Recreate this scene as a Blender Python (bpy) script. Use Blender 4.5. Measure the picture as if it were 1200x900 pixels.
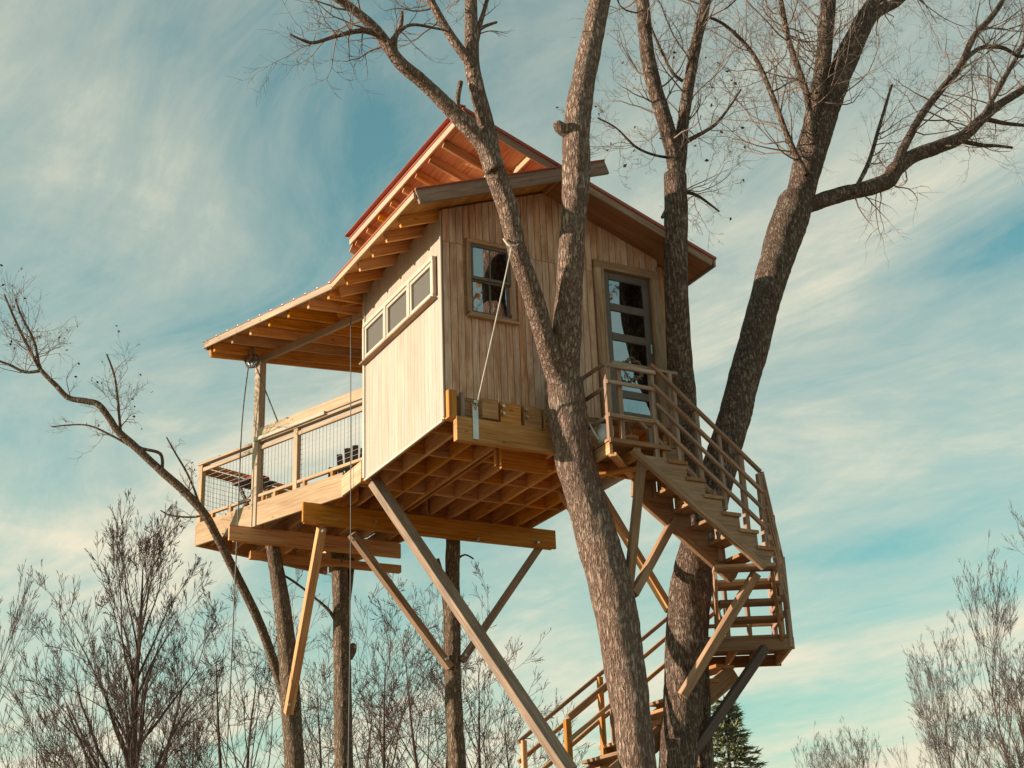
import bpy, math, random
import numpy as np
from mathutils import Vector, Matrix, noise

# ------------------------------------------------------------------ scene, camera, sky, sun
sc = bpy.context.scene
for o in list(bpy.data.objects):
    bpy.data.objects.remove(o)
F = 1727.4                      # focal length in pixels of a 1200 px wide picture
PIT, ROL, YAW, DY = .38188, -.03869, .49683, .35977
c_, s_ = math.cos(PIT), math.sin(PIT)
FW = np.array([0, c_, s_]); RT0 = np.array([1., 0, 0]); UP0 = np.array([0, -s_, c_])
RT = math.cos(ROL)*RT0 + math.sin(ROL)*UP0
UP = -math.sin(ROL)*RT0 + math.cos(ROL)*UP0
CAM = np.array([0, 0, 1.6])
cam = bpy.data.cameras.new('camera'); co = bpy.data.objects.new('camera', cam)
sc.collection.objects.link(co)
cam.sensor_width = 36; cam.lens = F/1200*36; cam.clip_end = 3000; cam.clip_start = .1
co.matrix_world = Matrix(((RT[0], UP[0], -FW[0], 0), (RT[1], UP[1], -FW[1], 0), (RT[2], UP[2], -FW[2], 1.6), (0, 0, 0, 1)))
sc.camera = co

SUN_EL, SUN_AZ = math.radians(11), math.radians(262)      # azimuth from +Y towards +X
SUN = Vector((math.sin(SUN_AZ)*math.cos(SUN_EL), math.cos(SUN_AZ)*math.cos(SUN_EL), math.sin(SUN_EL)))
sl = bpy.data.lights.new('sun', 'SUN'); sl.energy = 5.0; sl.angle = math.radians(.5); sl.color = (1, .86, .68)
so = bpy.data.objects.new('sun', sl); sc.collection.objects.link(so)
so.rotation_euler = SUN.to_track_quat('Z', 'Y').to_euler(); so.location = (-30, -10, 40)

world = bpy.data.worlds.new('World'); sc.world = world; world.use_nodes = True
wn, wl = world.node_tree.nodes, world.node_tree.links
wn.clear()
def nd(tree, typ, **kw):
    n = tree.nodes.new(typ)
    for k, v in kw.items():
        setattr(n, k, v)
    return n
def lk(tree, a, b): tree.links.new(a, b)
def math_n(tree, op, a, b=None, clamp=False):
    n = nd(tree, 'ShaderNodeMath', operation=op, use_clamp=clamp)
    for i, x in enumerate((a, b)):
        if x is None: continue
        if isinstance(x, (int, float)): n.inputs[i].default_value = x
        else: lk(tree, x, n.inputs[i])
    return n.outputs[0]
def mix_n(tree, fac, a, b, blend='MIX'):
    n = nd(tree, 'ShaderNodeMix', data_type='RGBA', blend_type=blend)
    for i, x in ((0, fac), (6, a), (7, b)):
        if isinstance(x, (int, float)): n.inputs[i].default_value = x
        elif isinstance(x, tuple): n.inputs[i].default_value = (*x, 1) if len(x) == 3 else x
        else: lk(tree, x, n.inputs[i])
    return n.outputs[2]
def ramp_n(tree, fac, stops):
    n = nd(tree, 'ShaderNodeValToRGB')
    e = n.color_ramp.elements
    while len(e) < len(stops): e.new(.5)
    for el, (p, col) in zip(e, stops):
        el.position = p
        el.color = (*col, 1) if isinstance(col, tuple) else (col, col, col, 1)
    lk(tree, fac, n.inputs[0])
    return n.outputs[0]
def noise_n(tree, vec, scale, detail=4, rough=.55, dist=0.):
    n = nd(tree, 'ShaderNodeTexNoise')
    n.inputs['Scale'].default_value = scale; n.inputs['Detail'].default_value = detail
    n.inputs['Roughness'].default_value = rough; n.inputs['Distortion'].default_value = dist
    if vec is not None: lk(tree, vec, n.inputs['Vector'])
    return n.outputs['Fac']
def map_n(tree, vec, scale=(1, 1, 1), rot=(0, 0, 0), loc=(0, 0, 0)):
    n = nd(tree, 'ShaderNodeMapping')
    n.inputs['Scale'].default_value = scale; n.inputs['Rotation'].default_value = rot; n.inputs['Location'].default_value = loc
    lk(tree, vec, n.inputs['Vector'])
    return n.outputs[0]

SKY_TINT = (.50, 1.08, .88)
def build_world():
    t = world.node_tree
    sky = nd(t, 'ShaderNodeTexSky', sky_type='NISHITA', sun_disc=False)
    sky.sun_elevation = SUN_EL; sky.sun_rotation = SUN_AZ
    sky.air_density = 1.0; sky.dust_density = 1.0; sky.ozone_density = 1.0
    tc = nd(t, 'ShaderNodeTexCoord')
    # project the view direction on a high flat cloud layer
    sep = nd(t, 'ShaderNodeSeparateXYZ'); lk(t, tc.outputs['Generated'], sep.inputs[0])
    z = math_n(t, 'ADD', math_n(t, 'MAXIMUM', sep.outputs[2], 0.0), .16)
    cx = math_n(t, 'DIVIDE', sep.outputs[0], z); cy = math_n(t, 'DIVIDE', sep.outputs[1], z)
    cmb = nd(t, 'ShaderNodeCombineXYZ'); lk(t, cx, cmb.inputs[0]); lk(t, cy, cmb.inputs[1])
    P = cmb.outputs[0]
    # slow warp bends the streaks
    wn1 = nd(t, 'ShaderNodeTexNoise'); wn1.inputs['Scale'].default_value = .75; wn1.inputs['Detail'].default_value = 2
    lk(t, P, wn1.inputs['Vector'])
    vs = nd(t, 'ShaderNodeVectorMath', operation='SCALE'); vs.inputs[3].default_value = .55
    lk(t, wn1.outputs['Color'], vs.inputs[0])
    va = nd(t, 'ShaderNodeVectorMath', operation='ADD'); lk(t, P, va.inputs[0]); lk(t, vs.outputs[0], va.inputs[1])
    PW = va.outputs[0]
    def streaks(ang, sc_, loc):      # turn first, then stretch along the turned axis
        return map_n(t, map_n(t, PW, (1, 1, 1), (0, 0, math.radians(ang)), loc), sc_)
    streak = noise_n(t, streaks(46, (.55, 1.35, 1), (1.2, 8.1, 0)), 1.3, 9, .60, .7)
    soft = noise_n(t, streaks(30, (.75, 1.0, 1), (5.5, 3.1, 0)), .95, 9, .58, .9)
    wisp = noise_n(t, streaks(50, (.8, 2.6, 1), (0, 2, 0)), 2.6, 10, .68, .8)
    puff = noise_n(t, map_n(t, PW, (1, 1, 1), (0, 0, 0), (9, 4, 0)), 3.4, 9, .66, .5)
    m = math_n(t, 'ADD', math_n(t, 'MULTIPLY', streak, .34), math_n(t, 'ADD', math_n(t, 'MULTIPLY', soft, .40), math_n(t, 'ADD', math_n(t, 'MULTIPLY', wisp, .16), math_n(t, 'MULTIPLY', puff, .12))))
    # thin veil thickens towards the horizon
    low = math_n(t, 'MULTIPLY', math_n(t, 'SUBTRACT', .45, sep.outputs[2]), .25)
    m = math_n(t, 'ADD', m, low)
    mask = ramp_n(t, m, [(.43, .06), (.54, .44), (.635, 1.0)])
    deep = mix_n(t, 1.0, sky.outputs[0], SKY_TINT, 'MULTIPLY')
    col = mix_n(t, mask, deep, (4.6, 4.25, 3.25))
    bg = nd(t, 'ShaderNodeBackground'); bg.inputs[1].default_value = .13
    lk(t, col, bg.inputs[0])
    out = nd(t, 'ShaderNodeOutputWorld'); lk(t, bg.outputs[0], out.inputs[0])
build_world()

sc.render.engine = 'CYCLES'
vw = sc.view_settings
vw.view_transform = 'Standard'; vw.look = 'None'; vw.gamma = 1; vw.exposure = 0.56; vw.use_curve_mapping = False
try:
    sc.cycles.max_bounces = 8; sc.cycles.diffuse_bounces = 5
except Exception: pass

# ------------------------------------------------------------------ frames and helpers
rnd = random.Random(7)
def ray(x, y): return FW + RT*(x-600)/F + UP*(450-y)/F
O = CAM + 16.4*ray(522, 491)                       # lower front corner of the house walls
U = np.array([math.cos(YAW), math.sin(YAW), 0]); V = np.array([-math.sin(YAW), math.cos(YAW), 0]); W = np.array([0, 0, 1.])
DA = YAW+DY
DK = np.array([-math.sin(DA), math.cos(DA), 0]); DN = np.array([math.cos(DA), math.sin(DA), 0])
def hp(u, v, w): return O + U*u + V*v + W*w        # house coordinates -> world
K0 = hp(0, 3.05, 0)
def dp(al, off, w): return K0 + DK*al + DN*off + W*w   # deck coordinates -> world
def plane_pt(x, y, p, n):
    r = ray(x, y); return CAM + r*(((p-CAM) @ n)/(r @ n))
def fr(x, y, v): return plane_pt(x, y, hp(0, v, 0), V)
def at(x, y, d): return CAM + d*ray(x, y)
def uvw(p): q = p-O; return (q @ U, q @ V, q[2])
GZ = -O[2]                                          # ground level in house heights

WM = {}
COL = sc.collection
def tag(o, label, cat, group=None):
    o['label'] = label; o['category'] = cat
    if group: o['group'] = group
    return o
def thing(name, label, cat, loc, group=None):
    o = bpy.data.objects.new(name, None); COL.objects.link(o)
    o.empty_display_size = .2; o.location = [float(a) for a in loc]
    WM[o.name] = Matrix.Translation(o.location)
    return tag(o, label, cat, group)
def link(name, me, mw, parent):
    o = bpy.data.objects.new(name, me); COL.objects.link(o)
    o.matrix_basis = mw
    if parent is not None:
        o.parent = parent; o.matrix_parent_inverse = WM[parent.name].inverted()
    WM[o.name] = mw.copy()
    return o
def frame(p, ex, ey, ez):
    return Matrix(((ex[0], ey[0], ez[0], p[0]), (ex[1], ey[1], ez[1], p[1]), (ex[2], ey[2], ez[2], p[2]), (0, 0, 0, 1)))
def mesh(name, verts, faces, mat, smooth=False):
    me = bpy.data.meshes.new(name)
    me.from_pydata([tuple(map(float, v)) for v in verts], [], faces)
    me.materials.append(mat)
    if smooth: me.polygons.foreach_set('use_smooth', [True]*len(me.polygons))
    return me
def unit(a):
    a = np.array(a, float); return a/np.linalg.norm(a)
def chamfer_box(x0, x1, w, h, c):
    y, z = w/2, h/2
    c = min(c, w*.3, h*.3)
    pr = [(-y, -z+c), (-y+c, -z), (y-c, -z), (y, -z+c), (y, z-c), (y-c, z), (-y+c, z), (-y, z-c)]
    vs = [(x0, a, b) for a, b in pr]+[(x1, a, b) for a, b in pr]
    fs = [(i, (i+1) % 8, (i+1) % 8+8, i+8) for i in range(8)]
    fs = [f[::-1] for f in fs]
    fs += [tuple(range(8)), tuple(range(15, 7, -1))]
    return vs, fs
def beam(name, p0, p1, w, h, mat, parent=None, up=W, oz=0., oy=0., c=.005):
    """a timber along p0 -> p1, grain along local X; w across, h along 'up'"""
    p0 = np.array(p0, float); p1 = np.array(p1, float)
    L = np.linalg.norm(p1-p0); ex = (p1-p0)/L
    ey = np.cross(up, ex)
    if np.linalg.norm(ey) < 1e-4: ey = np.cross(U, ex)
    ey = unit(ey); ez = np.cross(ex, ey)
    vs, fs = chamfer_box(0, L, w, h, c)
    return link(name, mesh(name, vs, fs, mat), frame(p0+ez*oz+ey*oy, ex, ey, ez), parent)
def prism(name, p, ex, ey, poly, t, mat, parent=None):
    """polygon in the (ex, ey) frame at p, extruded by t along ex x ey"""
    ex = unit(ex); ey = unit(ey); ez = np.cross(ex, ey)
    n = len(poly)
    vs = [(a, b, 0) for a, b in poly]+[(a, b, t) for a, b in poly]
    ar = sum(poly[i][0]*poly[(i+1) % n][1]-poly[(i+1) % n][0]*poly[i][1] for i in range(n))
    fs = [tuple(range(n-1, -1, -1)), tuple(range(n, 2*n))]+[(i, (i+1) % n, (i+1) % n+n, i+n) for i in range(n)]
    if ar*t < 0: fs = [f[::-1] for f in fs]
    return link(name, mesh(name, vs, fs, mat), frame(p, ex, ey, ez), parent)
def slab(name, pts, t, mat, parent, ex=None, extra=None):
    """flat polygon of world points with thickness t along its downward normal"""
    p = np.array(pts[0]); ex = unit(np.array(pts[1])-p) if ex is None else unit(ex)
    nz = unit(np.cross(np.array(pts[1])-p, np.array(pts[2])-p))
    if nz[2] < 0: nz = -nz
    ex = unit(ex-nz*(ex @ nz)); ey = np.cross(nz, ex)
    poly = [((np.array(q)-p) @ ex, (np.array(q)-p) @ ey) for q in pts]
    return prism(name, p, ex, ey, poly, -t, mat, parent)

# ------------------------------------------------------------------ materials
def new_mat(name):
    m = bpy.data.materials.new(name); m.use_nodes = True
    t = m.node_tree; b = t.nodes['Principled BSDF']
    return m, t, b
def obj_coords(t, off=True):
    tc = nd(t, 'ShaderNodeTexCoord')
    v = tc.outputs['Object']
    oi = nd(t, 'ShaderNodeObjectInfo')
    if off:
        cb = nd(t, 'ShaderNodeCombineXYZ')
        for i, k in enumerate((37.0, 53.0, 71.0)):
            lk(t, math_n(t, 'MULTIPLY', oi.outputs['Random'], k), cb.inputs[i])
        a = nd(t, 'ShaderNodeVectorMath', operation='ADD'); lk(t, v, a.inputs[0]); lk(t, cb.outputs[0], a.inputs[1])
        v = a.outputs[0]
    return v, oi.outputs['Random']
def wood(name, dark, mid, light, grain=18., vary=.22, knots=.5, stain=None, rough=.75, bump=.25):
    m, t, b = new_mat(name)
    v, r = obj_coords(t)
    g = noise_n(t, map_n(t, v, (.9, grain, grain)), 2.2, 7, .62, .6)
    big = noise_n(t, map_n(t, v, (.7, 3, 3)), 1.3, 3, .5, .4)
    f = math_n(t, 'ADD', math_n(t, 'MULTIPLY', g, .65), math_n(t, 'MULTIPLY', big, .35))
    col = ramp_n(t, f, [(.37, dark), (.5, mid), (.63, light)])
    ck = noise_n(t, map_n(t, v, (.35, 34, 34)), 2.0, 3, .5, .2)
    col = mix_n(t, math_n(t, 'MULTIPLY', ramp_n(t, ck, [(.63, 0.0), (.70, 1.0)]), .55), col, tuple(x*.4 for x in dark))
    if knots:
        vo = nd(t, 'ShaderNodeTexVoronoi'); vo.inputs['Scale'].default_value = 3.6
        lk(t, map_n(t, v, (.8, 2.0, 2.0)), vo.inputs['Vector'])
        k = ramp_n(t, vo.outputs['Distance'], [(.045, 1.0), (.10, 0.0)])
        col = mix_n(t, math_n(t, 'MULTIPLY', k, knots), col, tuple(x*.35 for x in dark))
    if stain:
        st = noise_n(t, map_n(t, v, (1.1, 3.5, 3.5)), 2.0, 6, .65, .3)
        col = mix_n(t, ramp_n(t, st, [(.46, 0.0), (.68, .75)]), col, stain)
    # board to board variation
    hs = nd(t, 'ShaderNodeHueSaturation'); lk(t, col, hs.inputs['Color'])
    lk(t, math_n(t, 'ADD', math_n(t, 'MULTIPLY', r, vary*2), 1-vary), hs.inputs['Value'])
    lk(t, math_n(t, 'ADD', math_n(t, 'MULTIPLY', math_n(t, 'FRACT', math_n(t, 'MULTIPLY', r, 7.3)), .3), .85), hs.inputs['Saturation'])
    lk(t, hs.outputs[0], b.inputs['Base Color'])
    b.inputs['Roughness'].default_value = rough
    b.inputs['Specular IOR Level'].default_value = .25
    bp = nd(t, 'ShaderNodeBump'); bp.inputs['Strength'].default_value = bump; bp.inputs['Distance'].default_value = .004
    lk(t, g, bp.inputs['Height']); lk(t, bp.outputs[0], b.inputs['Normal'])
    return m
def flat(name, col, rough=.6, metal=0., var=.12, scale=6.):
    m, t, b = new_mat(name)
    v, r = obj_coords(t)
    n = noise_n(t, v, scale, 5, .6)
    c = ramp_n(t, n, [(.3, tuple(x*(1-var*1.6) for x in col)), (.7, tuple(min(1, x*(1+var)) for x in col))])
    lk(t, c, b.inputs['Base Color'])
    b.inputs['Roughness'].default_value = rough; b.inputs['Metallic'].default_value = metal
    return m
def bark(name, dark, mid, light, lichen, sc_=1.0, lich=.5):
    m, t, b = new_mat(name)
    tc = nd(t, 'ShaderNodeTexCoord'); v = tc.outputs['Object']
    vs = map_n(t, v, (9*sc_, 9*sc_, 2.2*sc_))
    vo = nd(t, 'ShaderNodeTexVoronoi', feature='DISTANCE_TO_EDGE'); vo.inputs['Scale'].default_value = 1.7
    wv = nd(t, 'ShaderNodeTexNoise'); wv.inputs['Scale'].default_value = 3; lk(t, vs, wv.inputs['Vector'])
    ws = nd(t, 'ShaderNodeVectorMath', operation='SCALE'); ws.inputs[3].default_value = .9; lk(t, wv.outputs['Color'], ws.inputs[0])
    wa = nd(t, 'ShaderNodeVectorMath', operation='ADD'); lk(t, vs, wa.inputs[0]); lk(t, ws.outputs[0], wa.inputs[1])
    lk(t, wa.outputs[0], vo.inputs['Vector'])
    crack = ramp_n(t, vo.outputs['Distance'], [(.02, 0.0), (.28, 1.0)])
    n1 = noise_n(t, map_n(t, v, (14*sc_, 14*sc_, 3*sc_)), 2.5, 8, .68, .4)
    n2 = noise_n(t, v, 2.3*sc_, 5, .6)
    col = ramp_n(t, n1, [(.3, dark), (.5, mid), (.72, light)])
    col = mix_n(t, math_n(t, 'MULTIPLY', math_n(t, 'SUBTRACT', 1.0, crack), .68), col, tuple(x*.45 for x in dark))
    col = mix_n(t, ramp_n(t, noise_n(t, v, 1.1, 3, .55, .4), [(.42, 0.0), (.64, .38)]), col, tuple(x*1.1 for x in dark))
    n3 = noise_n(t, v, 7.5*sc_, 5, .6, .6)
    lm = ramp_n(t, math_n(t, 'ADD', math_n(t, 'MULTIPLY', n3, .7), math_n(t, 'MULTIPLY', n2, .3)), [(.54, 0.0), (.62, lich)])
    col = mix_n(t, lm, col, lichen)
    lk(t, col, b.inputs['Base Color'])
    b.inputs['Roughness'].default_value = .9; b.inputs['Specular IOR Level'].default_value = .15
    h = math_n(t, 'ADD', math_n(t, 'MULTIPLY', crack, .7), math_n(t, 'MULTIPLY', n1, .6))
    bp = nd(t, 'ShaderNodeBump'); bp.inputs['Strength'].default_value = 1.0; bp.inputs['Distance'].default_value = .05
    lk(t, h, bp.inputs['Height']); lk(t, bp.outputs[0], b.inputs['Normal'])
    return m
PINE = wood('fresh_pine', (.34, .14, .042), (.53, .24, .083), (.66, .35, .145), knots=.7)
RAFT = wood('roof_pine', (.38, .145, .034), (.60, .26, .07), (.72, .37, .12), knots=.6)
FASC = wood('pale_pine', (.37, .23, .14), (.47, .32, .205), (.53, .395, .27), knots=.75, vary=.1)
SIDE = wood('shade_toned_siding', (.44, .235, .14), (.66, .40, .275), (.77, .535, .40), grain=22, vary=.05, knots=.5, stain=(.36, .17, .10))  # siding copy for the shaded walls, their brown shade tone put into the colour
SIDEL = wood('sun_toned_siding', (.385, .29, .225), (.44, .35, .285), (.48, .395, .325), grain=22, vary=.03, knots=.1, bump=.1)  # same siding again, the cream of the sunlit wall put into the colour
TRIM = wood('trim_wood', (.29, .155, .09), (.44, .26, .155), (.56, .36, .235), vary=.12, stain=(.26, .16, .11))
PALE = wood('pale_trim', (.42, .35, .28), (.51, .44, .365), (.55, .49, .415), vary=.06, knots=.1)
WEAT = wood('weathered_wood', (.20, .11, .075), (.35, .205, .145), (.46, .30, .22), vary=.18, stain=(.24, .17, .13))
STAIR = wood('stair_timber', (.22, .105, .05), (.36, .185, .09), (.45, .255, .14), vary=.22, stain=(.23, .135, .085))
BRACE = wood('grey_brace_timber', (.17, .10, .065), (.30, .19, .125), (.40, .27, .185), vary=.1, knots=.8, stain=(.21, .145, .11))
SOFF = wood('dark_red_soffit', (.22, .095, .05), (.32, .145, .075), (.40, .20, .11), vary=.1)  # darker red-brown than the other roof boards
DARKW = wood('dark_timber', (.085, .06, .055), (.13, .095, .085), (.18, .135, .12), vary=.15)
RED = flat('red_roof_metal', (.36, .085, .05), .42, .25)
GALV = flat('galvanised_steel', (.55, .55, .53), .38, .8)
ROPE = flat('grey_cable', (.13, .12, .12), .6)
CORD = flat('pale_rope', (.62, .55, .45), .85)
SASH = flat('grey_sash', (.15, .11, .09), .5)
WIRE = flat('wire', (.16, .14, .13), .6, .3)
SCREEN = flat('insect_screen', (.21, .19, .17), .8, 0, .15, 40)
CLAY = flat('terracotta', (.50, .22, .08), .75)
WHITE = flat('white_enamel', (.70, .70, .68), .35)
CUSH = flat('red_cloth', (.45, .03, .03), .9)
DARKIN = flat('dark_room', (.10, .06, .04), .9)
def screen_mat():
    m, t, b = new_mat('insect_mesh')
    out = t.nodes['Material Output']
    b.inputs['Base Color'].default_value = (.17, .15, .13, 1); b.inputs['Roughness'].default_value = .8
    tr = nd(t, 'ShaderNodeBsdfTransparent'); mx = nd(t, 'ShaderNodeMixShader'); mx.inputs[0].default_value = .45
    lk(t, b.outputs[0], mx.inputs[1]); lk(t, tr.outputs[0], mx.inputs[2]); lk(t, mx.outputs[0], out.inputs[0])
    return m
SCREEN = screen_mat()
def glass_mat():
    m, t, b = new_mat('window_glass')
    t.nodes.remove(b)
    out = t.nodes['Material Output']
    tr = nd(t, 'ShaderNodeBsdfTransparent'); tr.inputs[0].default_value = (.80, .83, .82, 1)
    gl = nd(t, 'ShaderNodeBsdfGlossy'); gl.inputs['Roughness'].default_value = .015
    v, r = obj_coords(t)
    bp = nd(t, 'ShaderNodeBump'); bp.inputs['Strength'].default_value = .08; bp.inputs['Distance'].default_value = .01
    lk(t, noise_n(t, v, 2.5, 2, .5), bp.inputs['Height']); lk(t, bp.outputs[0], gl.inputs['Normal'])
    fz = nd(t, 'ShaderNodeFresnel'); fz.inputs[0].default_value = 1.9
    mx = nd(t, 'ShaderNodeMixShader')
    lk(t, math_n(t, 'ADD', fz.outputs[0], .34), mx.inputs[0]); lk(t, tr.outputs[0], mx.inputs[1]); lk(t, gl.outputs[0], mx.inputs[2])
    lk(t, mx.outputs[0], out.inputs[0])
    return m
GLASS = glass_mat()
BARK = bark('oak_bark', (.17, .092, .07), (.47, .31, .235), (.76, .57, .45), (.71, .59, .49), 1.5, .3)
BARK2 = bark('stair_tree_bark', (.095, .052, .04), (.31, .20, .15), (.62, .46, .35), (.64, .54, .44), 1.6, .35)
BARK3 = bark('thin_tree_bark', (.15, .09, .063), (.42, .295, .205), (.66, .50, .37), (.60, .52, .41), 2.0, .25)
TWIG = flat('twig_bark', (.22, .15, .115), .9, 0, .25, 3)
FARB = flat('far_tree_bark', (.10, .056, .043), .95, 0, .25, 1)
FARB2 = flat('far_grey_bark', (.105, .075, .066), .95, 0, .25, 1)
LEAF = flat('dry_leaf', (.34, .15, .045), .8, 0, .35, 3)
BROWNL = flat('dark_dry_leaf', (.06, .035, .03), .9, 0, .3, 3)
NEEDLE = flat('pine_needles', (.20, .20, .11), .85, 0, .35, 2)
def ground_mat():
    m, t, b = new_mat('winter_grass')
    tc = nd(t, 'ShaderNodeTexCoord')
    n = noise_n(t, tc.outputs['Object'], .35, 8, .65); n2 = noise_n(t, tc.outputs['Object'], 6, 6, .7)
    c = ramp_n(t, math_n(t, 'ADD', math_n(t, 'MULTIPLY', n, .6), math_n(t, 'MULTIPLY', n2, .4)), [(.35, (.20, .13, .075)), (.5, (.31, .22, .13)), (.65, (.39, .29, .18))])
    lk(t, c, b.inputs['Base Color']); b.inputs['Roughness'].default_value = .95
    bp = nd(t, 'ShaderNodeBump'); bp.inputs['Strength'].default_value = .6; lk(t, n2, bp.inputs['Height']); lk(t, bp.outputs[0], b.inputs['Normal'])
    return m

# ------------------------------------------------------------------ ground
def build_ground():
    n = 60; R = 1500.
    ax = [math.copysign(abs(i/(n/2)-1)**2.2*R, i-n/2) for i in range(n+1)]
    vs = []
    for y in ax:
        for x in ax:
            d = math.hypot(x, y)
            z = (noise.noise(Vector((x*.02, y*.02, 3)))*.5) * min(1, max(0, (d-25)/40))
            vs.append((x, y, z))
    fs = [(j*(n+1)+i, j*(n+1)+i+1, (j+1)*(n+1)+i+1, (j+1)*(n+1)+i) for j in range(n) for i in range(n)]
    o = link('ground', mesh('ground', vs, fs, ground_mat(), True), Matrix.Identity(4), None)
    o['kind'] = 'structure'
build_ground()

# ------------------------------------------------------------------ treehouse
HW, HL = 3.0, 2.35
def lowroof(u): return 2.47+.387*(u+.57)
def uproof(u): return 3.73-.3685*(u-.10)
def porchroof(off): return 2.47+.20*(off+.892)
TH = thing('treehouse', 'wooden treehouse cabin with red metal roof and covered deck, held up among tree trunks', 'treehouse', hp(1.2, 1.5, GZ))

def siding(wall, p, ex_along, out, L, lo, hi, holes, step, mat, seams=(), gap=.0035, jit=.004):
    """vertical boards, each its own piece, round the openings; out = outward normal"""
    n = int(round(L/step)); st = L/n
    for i in range(n):
        s0, s1 = i*st+gap, (i+1)*st-gap
        segs = [(lo, None)]
        cuts = sorted([(b0, b1) for (a0, a1, b0, b1) in holes if s1 > a0+.01 and s0 < a1-.01])
        spans = []; cur = lo
        for b0, b1 in cuts:
            if b0-cur > .02: spans.append((cur, b0, False))
            cur = b1
        spans.append((cur, None, True))
        fin = []
        for a, b, top in spans:
            for sm in seams:
                if a+.05 < sm and (b is None or sm < b-.05) and sm < min(hi(s0), hi(s1))-.05:
                    fin.append((a, sm-.003, False)); a = sm+.003
            fin.append((a, b, top))
        t = .016+rnd.uniform(0, jit)
        for a, b, top in fin:
            h0, h1 = (hi(s0), hi(s1)) if top else (b, b)
            if min(h0, h1)-a < .02: continue
            ex = W; ey = np.cross(out, W)              # ex x ey = out
            sg = 1 if ey @ ex_along > 0 else -1
            poly = [(a, sg*s0), (h0, sg*s0), (h1, sg*s1), (a, sg*s1)]
            prism('siding_board', p+out*.0, ex, ey, poly, t, mat, wall)

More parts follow.
